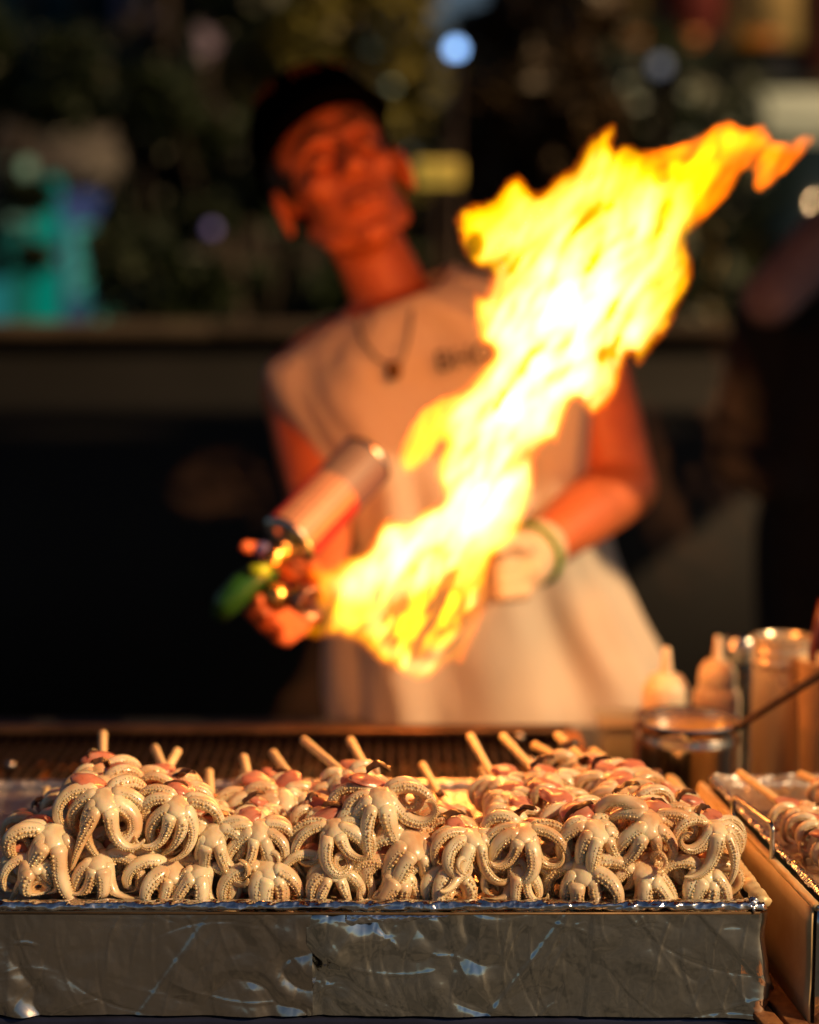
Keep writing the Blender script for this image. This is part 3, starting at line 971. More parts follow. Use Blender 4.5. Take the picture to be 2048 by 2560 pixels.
# canisters
Y4 = 1.72; x4 = xat(1957, Y4); z4 = zat(1592, Y4); r4 = .0315
can = empty('steel_canister', (x4, Y4, CZ), 'tall shiny steel canister with a ribbed rim at the right edge', 'canister')
h4 = z4 - CZ
lathe_obj('body', [(.001, 0), (r4 - .002, 0), (r4 - .001, .003), (r4 - .001, .012), (r4, .014), (r4, h4 - .030)], (x4, Y4, CZ), M['brushed'], can, 64)
lathe_obj('lid', [(r4, h4 - .0295), (r4 + .0012, h4 - .027), (r4 + .0012, h4 - .022), (r4, h4 - .020), (r4 + .0012, h4 - .016), (r4 + .0012, h4 - .010), (r4 + .0002, h4 - .008), (r4 + .0022, h4 - .003), (r4 + .0018, h4), (r4 - .004, h4 + .0006), (r4 - .006, h4 - .003), (.0005, h4 - .003)],
          (x4, Y4, CZ), M['brushed'], can, 64)
Y5 = 1.66; x5 = xat(2062, Y5); z5 = zat(1648, Y5)
cup = empty('paper_cup', (x5, Y5, CZ), 'tan cup at the right frame edge beside the tall canister', 'cup')
h5 = z5 - CZ
lathe_obj('wall', [(.019, 0), (.0195, .002), (.027, h5 - .003), (.0285, h5 - .001), (.0275, h5 + .0006), (.0262, h5 - .002), (.019, .004), (.0004, .003)], (x5, Y5, CZ), pmat('tan_paper', (.70, .47, .24), .6, 0, .08, 40), cup)
sp = empty('red_spoon', (x5, Y5, z5), 'dark red spoon handle standing in the tan cup', 'spoon')
MB().tube([(x5 - .004, Y5, CZ + .02), at(2032, 1625, Y=1.66), at(2060, 1500, Y=1.66)], [.004, .0042, .005], 10).build('handle', M['red_sauce'], sp)
# pale tub behind the pot
Y6 = 1.86
tb = empty('plastic_tub', (xat(1530, Y6), Y6, CZ), 'low grey-green plastic tub half hidden behind the red sauce bottle', 'tub')
p, q = at(1500, 1850, Y=Y6), at(1620, 1800, Y=Y6)
MB().box(((p.x + q.x) / 2, Y6, (CZ + q.z) / 2), (q.x - p.x, .07, q.z - CZ), None, .006).build('body', pmat('tub_plastic', (.32, .34, .28), .5, 0, .1, 10), tb)
MB().box(((p.x + q.x) / 2, Y6, q.z + .002), (q.x - p.x + .008, .078, .004), None, .0018).build('lid', pmat('tub_lid', (.42, .42, .36), .5, 0, .1, 10), tb)

# ================================================================== FLAME
OUT = [(763, 1417), (821, 1409), (879, 1377), (914, 1371), (937, 1307), (972, 1284), (1007, 1296), (1053, 1264), (1105, 1243), (1076, 1197), (1093, 1139),
       (1112, 1100), (1080, 1150), (1040, 1190), (1003, 1196), (985, 1165), (1000, 1100), (1040, 1030), (1100, 985), (1150, 965), (1172, 945), (1206, 904), (1229, 881), (1189, 869), (1180, 817), (1174, 759), (1180, 707), (1206, 742), (1222, 678),
       (1195, 681), (1160, 655), (1140, 597), (1128, 533), (1166, 502), (1229, 496), (1241, 476), (1264, 441), (1305, 424), (1334, 470), (1351, 476),
       (1391, 429), (1432, 412), (1455, 354), (1501, 314), (1542, 296), (1550, 319), (1537, 368), (1552, 356), (1580, 352), (1610, 372), (1652, 366), (1700, 356), (1733, 343),
       (1796, 302), (1831, 296), (1860, 319), (1885, 312), (1918, 296), (1924, 331), (1953, 360), (1999, 337), (2034, 325), (2045, 348), (2005, 400), (1953, 447),
       (1895, 493), (1877, 470), (1883, 435), (1860, 424), (1837, 481), (1785, 533), (1733, 583), (1721, 609), (1739, 643), (1736, 713), (1704, 765),
       (1681, 829), (1640, 869), (1600, 930), (1579, 915), (1579, 886), (1562, 933), (1553, 979), (1524, 1025), (1478, 1054), (1455, 1031), (1435, 1002),
       (1420, 1060), (1401, 1116), (1386, 1135), (1378, 1104), (1343, 1151), (1349, 1232), (1320, 1302), (1314, 1348), (1244, 1394), (1227, 1441),
       (1236, 1493), (1210, 1557), (1175, 1638), (1152, 1676), (1140, 1655), (1088, 1702), (1047, 1713), (1007, 1702), (984, 1679), (931, 1655),
       (897, 1615), (827, 1592), (798, 1612), (740, 1592), (763, 1557), (798, 1545), (775, 1522), (786, 1464), (755, 1441)]
HOLE = [(1035, 1500), (1150, 1470), (1160, 1540), (1130, 1600), (1075, 1640), (1030, 1640), (985, 1590), (1000, 1540)]
HOLE2 = [(1172, 600), (1190, 585), (1205, 610), (1200, 635), (1180, 630)]
HOLE3 = [(1640, 425), (1665, 405), (1670, 440), (1640, 465)]
CORE = [(800, 1480, 30, .25), (880, 1440, 45, .6), (960, 1370, 75, 1.2), (1060, 1320, 85, 1.3), (1170, 1250, 95, 1.4), (1240, 1150, 100, 1.5), (1300, 1050, 115, 1.6),
        (1370, 940, 135, 1.7), (1430, 830, 150, 1.5), (1480, 720, 130, .9), (1450, 600, 120, .6), (1600, 650, 70, .7), (1560, 960, 80, 1.1), (1380, 560, 80, .45), (1480, 480, 60, .5),
        (860, 1570, 40, .25), (960, 1560, 40, .35), (1050, 1685, 40, 1.4), (1110, 1665, 36, 1.2), (1165, 1610, 32, 1.0), (1205, 1520, 30, .9), (1195, 1540, 34, .7), (980, 1640, 36, .4), (1490, 420, 45, .35), (1300, 690, 90, .6), (1630, 560, 70, .6)]


def sdf_poly(P, poly):
    """signed distance, positive inside"""
    poly = np.array(poly, float)
    n = len(poly)
    d2 = np.full(len(P), 1e18)
    ins = np.zeros(len(P), bool)
    for i in range(n):
        a, b_ = poly[i], poly[(i + 1) % n]
        e_ = b_ - a
        w = P - a
        t = np.clip((w @ e_) / (e_ @ e_), 0, 1)
        q = w - t[:, None] * e_
        d2 = np.minimum(d2, (q * q).sum(1))
        c1 = (a[1] <= P[:, 1]) & (b_[1] > P[:, 1])
        c2 = (b_[1] <= P[:, 1]) & (a[1] > P[:, 1])
        cr_ = e_[0] * w[:, 1] - e_[1] * w[:, 0]
        ins ^= (c1 & (cr_ > 0)) | (c2 & (cr_ < 0))
    d = np.sqrt(d2)
    return np.where(ins, d, -d)


def smooth_poly(poly, it=2):
    p = np.array(poly, float)
    for _ in range(it):
        q = np.roll(p, -1, 0)
        p = np.stack([.75 * p + .25 * q, .25 * p + .75 * q], 1).reshape(-1, 2)
    return p


STEP = 6.0
gx = np.arange(720, 2060, STEP); gy = np.arange(270, 1730, STEP)
GX, GY = np.meshgrid(gx, gy)
P2 = np.stack([GX.ravel(), GY.ravel()], 1)
S0 = sdf_poly(P2, smooth_poly(OUT))
sh = sdf_poly(P2, smooth_poly(HOLE)); sh2 = sdf_poly(P2, smooth_poly(HOLE2)); sh3 = sdf_poly(P2, smooth_poly(HOLE3))
# streaks run along the flow of the gas, which turns from right-down to up-right
def streak(P, s1, s2, seed):
    o = np.zeros(len(P))
    c, s_ = math.cos(R(-58)), math.sin(R(-58))
    for i, (x_, y_) in enumerate(P):
        if S0[i] < -1: continue
        wx = 30 * noise.noise(Vector((x_ / 160, y_ / 160, seed + 9)))
        wy = 30 * noise.noise(Vector((x_ / 160, y_ / 160, seed + 19)))
        a_ = (x_ + wx) * c + (y_ + wy) * s_; b_ = -(x_ + wx) * s_ + (y_ + wy) * c
        o[i] = noise.fractal(Vector((a_ / s1, b_ / s2, seed)), .9, 2.1, 3)
    return o


st1 = streak(P2, 190, 42, 3.3)
st2 = streak(P2, 90, 20, 8.1)
slow = streak(P2, 260, 200, 5.7)
corew = np.zeros(len(P2))
for (cx, cy_, s_, w) in CORE:
    corew = np.maximum(corew, w * np.exp(-(((P2[:, 0] - cx) ** 2 + (P2[:, 1] - cy_) ** 2) / (2 * s_ * s_))))
tail = np.clip((P2[:, 0] - 1690) / 140, 0, 1) * np.clip((620 - P2[:, 1]) / 100, 0, 1)
tail = np.maximum(tail, np.clip((P2[:, 0] - 1600) / 60, 0, 1) * np.clip((430 - P2[:, 1]) / 40, 0, 1))
lobe = np.exp(-(((P2[:, 0] - 1060) / 75) ** 2 + ((P2[:, 1] - 1080) / 110) ** 2) ** 2)
holef = np.clip(np.clip(-sh / 70, 0, 1) + .10 + .9 * np.clip(st2 + st1 * .5, 0, 1), .05, 1)
holef *= np.clip(-sh2 / 14, .35, 1) * np.clip(-sh3 / 14, .35, 1)
thin = holef * (1 - .66 * tail) * (1 - .62 * lobe)
d0 = np.clip(S0, 0, None)


def flame_sheet(name, sd, thick, mat, parent, ycen):
    ny_, nx_ = GX.shape
    ins = (sd > 0).reshape(ny_, nx_)
    # a vertex is a rim vertex when one of its neighbours is outside
    pad = np.pad(ins, 1)
    full = pad[:-2, 1:-1] & pad[2:, 1:-1] & pad[1:-1, :-2] & pad[1:-1, 2:] & pad[:-2, :-2] & pad[2:, 2:] & pad[:-2, 2:] & pad[2:, :-2]
    cells = ins[:-1, :-1] & ins[1:, :-1] & ins[:-1, 1:] & ins[1:, 1:]
    T = thick.reshape(ny_, nx_); YC = ycen.reshape(ny_, nx_)
    used = np.zeros_like(ins)
    used[:-1, :-1] |= cells; used[1:, :-1] |= cells; used[:-1, 1:] |= cells; used[1:, 1:] |= cells
    fi = -np.ones(ins.shape, int); bi = -np.ones(ins.shape, int)
    V = []
    for j in range(ny_):
        for i in range(nx_):
            if not used[j, i]: continue
            yc = YC[j, i]
            p = at(GX[j, i], GY[j, i], Y=yc)
            if full[j, i]:
                t = max(T[j, i], 1e-4)
                fi[j, i] = len(V); V.append((p.x, p.y - t * .5, p.z))
                bi[j, i] = len(V); V.append((p.x, p.y + t * .5, p.z))
            else:
                fi[j, i] = bi[j, i] = len(V); V.append((p.x, p.y, p.z))
    F = []
    for j in range(ny_ - 1):
        for i in range(nx_ - 1):
            if cells[j, i]:
                a, b_, c, d = fi[j, i], fi[j, i + 1], fi[j + 1, i + 1], fi[j + 1, i]
                a2, b2, c2, d2 = bi[j, i], bi[j, i + 1], bi[j + 1, i + 1], bi[j + 1, i]
                if (a, c, d) != (a2, c2, d2):
                    F.append((a, d, c)); F.append((a2, c2, d2))
                if (a, b_, c) != (a2, b2, c2):
                    F.append((a, c, b_)); F.append((a2, b2, c2))
    return mesh(name, V, F, mat, parent)


def vol_emit(name, col, strength):
    m = bpy.data.materials.new(name); m.use_nodes = True
    nt = m.node_tree
    nt.nodes.remove(nt.nodes['Principled BSDF'])
    e_ = nt.nodes.new('ShaderNodeEmission')
    e_.inputs[0].default_value = (*col, 1); e_.inputs[1].default_value = strength
    nt.links.new(e_.outputs[0], nt.nodes['Material Output'].inputs['Volume'])
    m.cycles.homogeneous_volume = True
    return m


flame = empty('torch_flame', at(1100, 1500, Y=1.68), 'huge yellow-white flame roaring up from the hand torch to the upper right', 'flame')
ycen = 1.66 + .10 * np.exp(-(((P2[:, 0] - 760) / 160) ** 2 + ((P2[:, 1] - 1490) / 200) ** 2)) + .045 * slow + .02 * st1 + .03 * np.clip((P2[:, 0] - 1700) / 300, 0, 1)
edge = 1 - np.exp(-d0 / 46)
env = np.clip(1 - 1.15 * tail, 0, 1) * (1 - .75 * lobe)
S_in = S0 - 5 - 10 * np.clip(st2 + .4, 0, 1)
di = np.clip(S_in, 0, None)
T_in = .070 * (1 - np.exp(-di / 48)) * (1 + .75 * st1 + .35 * st2) * holef * env
lower = np.clip((P2[:, 1] - 1370) / 120, 0, 1) * np.clip((1668 - P2[:, 1]) / 40, 0, 1)
T_in *= np.clip(1 - .72 * lower + 2.1 * lower * np.clip(st1 + st2 * .8, 0, 1), .14, 2)
S_in = np.where(T_in > .0006, np.minimum(S_in, T_in * 9000), -1)
flame_sheet('yellow_body', S_in, np.clip(T_in, .0004, None), vol_emit('flame_yellow_gas', (1.0, .47, .0010), 66), flame, ycen)
# deep orange gas: a thin coat all round, all of the torn tail and the left lobe
T_or = .024 * (1 - np.exp(-d0 / 9)) * (.9 + .9 * st1 + .5 * st2) * (.45 + 1.5 * np.maximum(tail, lobe * 1.3)) * np.clip(holef * 1.6, 0, 1)
T_or = np.clip(T_or, .0006, None) * np.clip(d0 / 8, .05, 1)
flame_sheet('orange_fringe', S0, T_or, vol_emit('flame_orange_gas', (1.0, .165, .0004), 62), flame, ycen)
T_tl = .020 * np.exp(-(((P2[:, 0] - 1830) / 70) ** 2 + ((P2[:, 1] - 350) / 26) ** 2)) + .034 * np.exp(-(((P2[:, 0] - 1735 + (P2[:, 1] - 430) * .62) / 26) ** 2)) * np.clip((560 - P2[:, 1]) / 100, 0, 1) * np.clip((P2[:, 1] - 320) / 50, 0, 1)
T_tl *= np.clip(.8 + 1.2 * st2, .2, 2)
S_tl = np.where(T_tl > .0010, np.minimum(S0 - 12, T_tl * 6000), -1)
flame_sheet('tail_streak', S_tl, np.clip(T_tl, .0004, None), vol_emit('flame_tail_gas', (1.0, .42, .0010), 60), flame, ycen)
sc_core = S0 - 16
T_core = .056 * (1 - np.exp(-np.clip(sc_core, 0, None) / 44)) * corew * (.82 + .95 * st1 + .45 * st2) * (holef * env) ** 1.3
T_core -= .0012
S_core = np.where(T_core > .0003, np.minimum(sc_core, T_core * 4000), -1)
flame_sheet('white_core', S_core, np.clip(T_core, .0003, None), vol_emit('flame_white_gas', (1.0, .92, .60), 33), flame, ycen)
for k, (px, py, w, r_) in enumerate(((1440, 760, 1.6, .05), (1330, 1000, .9, .04), (1130, 1270, .8, .03), (1050, 1600, 1.8, .02), (1250, 620, 6.0, .04))):
    ld = bpy.data.lights.new('flame_light', 'POINT')
    ld.energy = w; ld.shadow_soft_size = r_; ld.color = (1.0, .22, .035)
    lo = link(bpy.data.objects.new('flame_light', ld), flame)
    lo.location = at(px, py, Y=1.66) - Vector(flame.location)

# ================================================================== THE COOK


def remeshed(name, mb_, voxel, mat, parent, smooth_it=4):
    """one continuous skin grown from overlapping closed shapes"""
    tmp = bpy.data.objects.new('tmp', mesh_data('tmp', mb_.v, mb_.f))
    COL.objects.link(tmp)
    md = tmp.modifiers.new('r', 'REMESH'); md.mode = 'VOXEL'; md.voxel_size = voxel; md.use_smooth_shade = True
    sm = tmp.modifiers.new('s', 'SMOOTH'); sm.iterations = smooth_it; sm.factor = .5
    dg = bpy.context.evaluated_depsgraph_get()
    me = bpy.data.meshes.new_from_object(tmp.evaluated_get(dg))
    bpy.data.objects.remove(tmp)
    me.name = name
    me.materials.clear(); me.materials.append(mat)
    L_ = root_loc(parent) if parent is not None else Vector((0, 0, 0))
    me.transform(Matrix.Translation(-L_))
    me.polygons.foreach_set('use_smooth', [True] * len(me.polygons))
    return link(bpy.data.objects.new(name, me), parent)


def limb(mb_, pts, rad, seg=20):
    """closed limb with round ends and smoothly interpolated radius"""
    P, Rr = [], []
    for i in range(len(pts) - 1):
        for k in range(6):
            t = k / 6
            P.append(Vector(pts[i]).lerp(Vector(pts[i + 1]), t)); Rr.append(rad[i] + (rad[i + 1] - rad[i]) * (t * t * (3 - 2 * t)))
    P.append(Vector(pts[-1])); Rr.append(rad[-1])
    mb_.tube(P, Rr, seg)
    for p, r_ in ((pts[0], rad[0]), (pts[-1], rad[-1])): mb_.ball(p, r_ * .995, 16, 10)
    for p, r_ in zip(pts[1:-1], rad[1:-1]): mb_.ball(p, r_, 16, 10)


skin = pmat('skin', (.62, .165, .058), .48, 0, .10, 25, .15, 300, sss=.15, sssr=(.012, .004, .002))
cloth = pmat('white_cotton', (.63, .55, .46), .85, 0, .05, 12, .35, 500)
YM = 2.25
man = empty('person', (at(1200, 1700, Y=YM).x, YM, 0), 'cook in a white sleeveless shirt and black cap, head tilted, working a hand torch', 'person')
mb = MB()
EM = at(850, 452, Y=2.27)
HM = Matrix.Rotation(R(-21.8), 3, 'Y') @ Matrix.Rotation(R(13), 3, 'Z') @ Matrix.Rotation(R(-14), 3, 'X')


def H(x_, y_, z_): return EM + HM @ Vector((x_, y_, z_))


def hball(mb_, c, r_, rot=None):
    mb_.ball(H(*c), r_, 24, 16, HM if rot is None else HM @ rot)


hball(mb, (0, .014, .034), (.078, .099, .094))
hball(mb, (0, -.020, -.034), (.058, .066, .080))
hball(mb, (0, -.040, -.072), (.044, .040, .040))
hball(mb, (0, -.066, -.100), (.024, .019, .018))
mb.tube([H(-.060, .0, -.05), H(-.048, -.030, -.085), H(0, -.060, -.104), H(.048, -.030, -.085), H(.060, .0, -.05)], [.012, .013, .015, .013, .012], 12)
mb.tube([H(0, -.086, .022), H(0, -.104, -.002), H(0, -.117, -.026), H(0, -.108, -.034)], [.008, .010, .0135, .010], 14)
for s_ in (-1, 1):
    hball(mb, (s_ * .0135, -.101, -.028), (.0085, .010, .008))
    hball(mb, (s_ * .040, -.062, -.018), (.023, .020, .020))
    hball(mb, (s_ * .084, .010, -.008), (.009, .021, .034), Matrix.Rotation(R(s_ * 24), 3, 'Z') @ Matrix.Rotation(R(-12), 3, 'X'))
    hball(mb, (s_ * .087, .006, -.036), (.007, .009, .011))
mb.tube([H(-.052, -.066, .024), H(-.030, -.086, .032), H(0, -.090, .026), H(.030, -.086, .032), H(.052, -.066, .024)], [.006, .008, .008, .008, .006], 12)
mb.tube([H(-.028, -.082, -.062), H(-.010, -.0935, -.056), H(0, -.0945, -.058), H(.010, -.0935, -.056), H(.028, -.082, -.062)], [.004, .0065, .006, .0065, .004], 12)
mb.tube([H(-.024, -.083, -.066), H(0, -.0935, -.073), H(.024, -.083, -.066)], [.004, .008, .004], 12)
# neck and torso under the shirt
limb(mb, [H(0, .02, -.03), H(.003, .028, -.09), at(975, 735, Y=2.28), at(1000, 860, Y=2.27)], [.054, .049, .053, .075])
limb(mb, [at(800, 915, Y=2.28), at(1010, 850, Y=2.275), at(1380, 850, Y=2.265)], [.052, .074, .052])
limb(mb, [at(1040, 950, Y=2.27), at(1120, 1200, Y=2.27), at(1190, 1550, Y=2.29), at(1215, 1800, Y=2.30)], [.125, .122, .118, .125], 28)
limb(mb, [at(950, 1000, Y=2.26), at(1080, 1400, Y=2.28)], [.085, .09])
limb(mb, [at(1290, 960, Y=2.26), at(1270, 1400, Y=2.28)], [.085, .09])
# arms: image-left one goes down and forward to the torch, image-right one folds across
SL, EL, WL = at(748, 965, Y=2.27), at(800, 1270, Y=2.17), at(800, 1455, Y=1.93)
limb(mb, [SL, SL.lerp(EL, .35), EL, EL.lerp(WL, .4), WL], [.052, .047, .040, .038, .027])
SR, ER, WR = at(1468, 930, Y=2.24), at(1558, 1215, Y=2.20), at(1330, 1385, Y=2.02)
limb(mb, [SR, SR.lerp(ER, .4), ER, ER.lerp(WR, .35), WR], [.056, .052, .045, .042, .028])
# image-left hand: palm behind the torch head, fingers wrapped round it
PLM = at(745, 1500, Y=1.875)
limb(mb, [WL, PLM], [.026, .027])
mb.ball(PLM, (.030, .024, .036), 18, 12)


def finger(mb_, px_pts, r_):
    pts = [at(a[0], a[1], Y=a[2]) for a in px_pts]
    limb(mb_, pts, [r_ * 1.08, r_ * 1.0, r_ * .95, r_ * .82][:len(pts)], 14)


finger(mb, [(735, 1450, 1.87), (690, 1400, 1.835), (640, 1372, 1.80), (613, 1368, 1.785)], .0092)
finger(mb, [(720, 1520, 1.86), (665, 1545, 1.82), (628, 1530, 1.785), (650, 1500, 1.775)], .0098)
finger(mb, [(735, 1550, 1.86), (690, 1575, 1.82), (655, 1560, 1.79), (668, 1535, 1.775)], .0096)
finger(mb, [(755, 1570, 1.86), (715, 1600, 1.83), (690, 1592, 1.80), (700, 1572, 1.785)], .0084)
finger(mb, [(770, 1470, 1.87), (790, 1430, 1.845), (765, 1400, 1.825)], .0102)
# image-right hand (gloved): fist
PR = at(1292, 1418, Y=1.985)
limb(mb, [WR, PR], [.028, .026])
# legs
hip = at(1215, 1790, Y=2.31)
for s_ in (-1, 1):
    limb(mb, [hip + Vector((s_ * .075, 0, -.02)), Vector((hip.x + s_ * .10, 2.30, .47)), Vector((hip.x + s_ * .11, 2.33, .09))], [.085, .055, .038])
    mb.ball((hip.x + s_ * .115, 2.27, .035), (.045, .12, .033), 18, 12)
body = remeshed('body', mb, .0045, skin, man, 5)
man['body_note'] = ''
del man['body_note']

# face details
dark_m = pmat('black_hair', (.012, .009, .008), .55, 0, .2, 200, .3, 500)
for s_ in (-1, 1):
    eb = MB().tube([H(s_ * .014, -.1005, .040), H(s_ * .030, -.0975, .046), H(s_ * .050, -.079, .040)], [.0018, .0024, .0010], 8).build('eyebrow', dark_m, man)
    ey = MB().ball(H(s_ * .031, -.0765, .008), .0135, 18, 12).build('eye', skin, man)
    MB().tube([H(s_ * .020, -.0885, .004), H(s_ * .031, -.0902, .0055), H(s_ * .042, -.0860, .004)], [.0008, .0014, .0008], 8).build('eyelashes', dark_m, ey)
MB().tube([H(-.027, -.0865, -.0640), H(0, -.1015, -.0650), H(.027, -.0865, -.0640)], [.0008, .0018, .0008], 8).build('mouth_line', pmat('lip_dark', (.14, .03, .02), .5), man)

# hair at the sides and back, under the cap
mb = MB()
hball(mb, (0, .024, .040), (.083, .099, .086))
hair_v = np.array(mb.v)
v, f = mb.v, [q for q in mb.f if all((HM.transposed() @ (Vector(mb.v[i]) - EM)).y > -.045 and (HM.transposed() @ (Vector(mb.v[i]) - EM)).z > -.035 for i in q)]
ho = mesh('hair', v, f, dark_m, man)
sd_ = ho.modifiers.new('t', 'SOLIDIFY'); sd_.thickness = .004; sd_.offset = 1

# cap: crown, raised brim, row of orange letters
cap_m = pmat('black_cap_cloth', (.0020, .0018, .0018), 1.0, 0, .2, 60, .4, 700, spec=0.0)
nu, nv = 44, 18
v, f = [], []
for j in range(nv + 1):
    ph = (PI / 2) * j / nv
    for i in range(nu):
        a = 2 * PI * i / nu
        rx, ry, rz = .0915, .112, .102
        cx_ = math.cos(ph) ** .8
        z_ = .052 + rz * math.sin(ph) ** .92 + (.012 * max(0, -math.sin(a)) ** 2) * math.cos(ph)
        z_ -= .040 * max(0, math.sin(a)) * math.cos(ph)
        v.append(H(rx * cx_ * math.cos(a), .018 + ry * cx_ * math.sin(a), z_))
for j in range(nv):
    for i in range(nu):
        i2 = (i + 1) % nu
        f.append((j * nu + i, j * nu + i2, (j + 1) * nu + i2, (j + 1) * nu + i))
hat = mesh('cap', v, f, cap_m, man)
sd_ = hat.modifiers.new('t', 'SOLIDIFY'); sd_.thickness = .003; sd_.offset = 1
v, f = [], []
for side in (0, 1):
    for j in range(9):
        t = j / 8
        for i in range(25):
            a = -PI / 2 + (i / 24 - .5) * R(128)
            r0x, r0y = .0905, .110
            ext = .046 * t * math.cos((i / 24 - .5) * R(150)) ** .6
            x_ = math.cos(a) * (r0x + ext * .35)
            y_ = .018 + math.sin(a) * (r0y) - ext
            z_ = .064 + .004 * t - .020 * (2 * (i / 24 - .5)) ** 2 + .0022 * side
            v.append(H(x_, y_, z_))
n9 = 9 * 25
for j in range(8):
    for i in range(24):
        a = j * 25 + i
        f.append((a, a + 1, a + 26, a + 25)); f.append((n9 + a, n9 + a + 25, n9 + a + 26, n9 + a + 1))
for i in range(24):
    a = 8 * 25 + i; f.append((a, a + 1, n9 + a + 1, n9 + a))
mesh('brim', v, f, cap_m, hat)
org = pmat('orange_thread', (.30, .075, .01), .7, 0, .1, 200)


def text_obj(name, body_, size, M4, mat, parent, extrude=.0006, align='CENTER'):
    cu = bpy.data.curves.new(name, 'FONT')
    cu.body = body_; cu.size = size; cu.extrude = extrude; cu.align_x = align; cu.align_y = 'CENTER'
    tmp = bpy.data.objects.new('tmp', cu); COL.objects.link(tmp)
    dg = bpy.context.evaluated_depsgraph_get()
    me = bpy.data.meshes.new_from_object(tmp.evaluated_get(dg))
    bpy.data.objects.remove(tmp)
    me.transform(M4)
    me.transform(Matrix.Translation(-root_loc(parent)))
    me.materials.clear(); me.materials.append(mat)
    me.name = name
    return link(bpy.data.objects.new(name, me), parent)


for k in (0, 1, 3, 4, 6, 7):
    a = -PI / 2 + (k - 3.5) * .265
    ph = R(44)
    rx, ry, rz = .0915, .112, .102
    c_ = math.cos(ph) ** .8
    p = H(rx * c_ * math.cos(a) * 1.03, .018 + ry * c_ * math.sin(a) * 1.03, .050 + rz * math.sin(ph) ** .92 + .006)
    nrm = HM @ Vector((math.cos(a) * .8, math.sin(a) * .8, .62)); nrm.normalize()
    upv = HM @ Vector((-math.cos(a) * .5, -math.sin(a) * .5, .85)); upv = (upv - nrm * upv.dot(nrm)).normalized()
    rt = upv.cross(nrm)
    M4 = Matrix((rt, upv, nrm)).transposed().to_4x4(); M4.translation = p + nrm * .0045
    lb = MB()
    for (ox, oz, w_, h_) in ((-.006, 0, .004, .020), (.006, 0, .004, .020), (0, .008 if k % 2 else 0, .009, .004)):
        lb.box(M4 @ Vector((ox, oz, 0)), (w_, h_, .0012), M4.to_3x3())
    lb.build('letter', org, hat, False)

# shirt: rings from the collar to the slanted hem
RG = [  # left px, right px (photo pixels at Y 2.25), depth front, depth back
    ((868, 792), (1128, 668), .068, .062),
    ((846, 805), (1160, 672), .072, .066),
    ((775, 850), (1285, 705), .094, .085),
    ((700, 905), (1440, 770), .112, .10),
    ((684, 940), (1492, 850), .122, .11),
    ((704, 1010), (1500, 940), .130, .12),
    ((790, 1140), (1490, 1100), .140, .12),
    ((822, 1300), (1478, 1280), .140, .12),
    ((828, 1450), (1500, 1400), .142, .13),
    ((832, 1600), (1575, 1545), .150, .14),
    ((836, 1740), (1648, 1690), .158, .15),
    ((850, 1860), (1560, 1800), .158, .15),
    ((870, 1900), (1480, 1880), .155, .15),
]


def ring_interp(t):
    x_ = t * (len(RG) - 1); i = min(int(x_), len(RG) - 2); u = x_ - i

    def cr(p0, p1, p2, p3): return .5 * (2 * p1 + (p2 - p0) * u + (2 * p0 - 5 * p1 + 4 * p2 - p3) * u * u + (3 * p1 - p0 - 3 * p2 + p3) * u ** 3)
    g = lambda k: RG[max(0, min(len(RG) - 1, k))]
    out = []
    for c in range(2):
        out.append(tuple(cr(g(i - 1)[c][d], g(i)[c][d], g(i + 1)[c][d], g(i + 2)[c][d]) for d in range(2)))
    out += [cr(g(i - 1)[c], g(i)[c], g(i + 1)[c], g(i + 2)[c]) for c in (2, 3)]
    return out


NR, NS = 90, 96
v, f = [], []
for j in range(NR + 1):
    t = j / NR
    l_, r_, df, db = ring_interp(t)
    A_, B_ = at(*l_, Y=YM), at(*r_, Y=YM)
    c = (A_ + B_) / 2; hx = (B_ - A_) / 2
    for k in range(NS):
        a = 2 * PI * k / NS
        ca, sa = math.cos(a), math.sin(a)
        e_ = .82
        px_ = math.copysign(abs(ca) ** e_, ca); py_ = math.copysign(abs(sa) ** e_, sa)
        p = c + hx * px_ + Vector((0, (df if sa < 0 else db) * py_, 0))
        if sa < 0: p.z -= (.035 * abs(sa) ** 1.5 * max(0, 1 - t * 9)) + .04 * t ** 6 * abs(sa)
        # cloth folds: pulled from the shoulders, hanging below
        fold = .009 * math.sin(a * 9 + 3 * t + 2 * noise.noise(Vector((a, t * 2, 1)))) * (.3 + .9 * t) + \
            .016 * noise.noise(Vector((math.cos(a) * 3.5 + t * 1.5, math.sin(a) * 3.5, t * 3.2 + 4))) + \
            .009 * noise.noise(Vector((math.cos(a) * 9 - t * 4, math.sin(a) * 9, t * 6)))
        if t < .04: fold *= t / .04
        nrm = Vector((hx.x * ca / max(hx.x, .01), sa, 0)).normalized()
        v.append(p + nrm * (fold + .004))
for j in range(NR):
    for k in range(NS):
        k2 = (k + 1) % NS
        f.append((j * NS + k, (j + 1) * NS + k, (j + 1) * NS + k2, j * NS + k2))
shirt = mesh('shirt', v, f, cloth, man)
sd_ = shirt.modifiers.new('t', 'SOLIDIFY'); sd_.thickness = .002
# round collar band
cv = [Vector(v[k]) for k in range(NS)]
colr = MB().tube(cv + [cv[0]], .0055, 10, caps=False).build('collar', cloth, shirt)
# print on the chest
M4 = Matrix.Rotation(R(90), 4, 'X')
pt = at(1165, 893, Y=2.105)
rotz = Matrix.Rotation(R(-11), 4, 'Y')
M4 = Matrix.Translation(pt) @ rotz @ M4
text_obj('chest_print', 'BHO', .036, M4, pmat('print_black', (.02, .015, .012), .7), shirt, .0015)
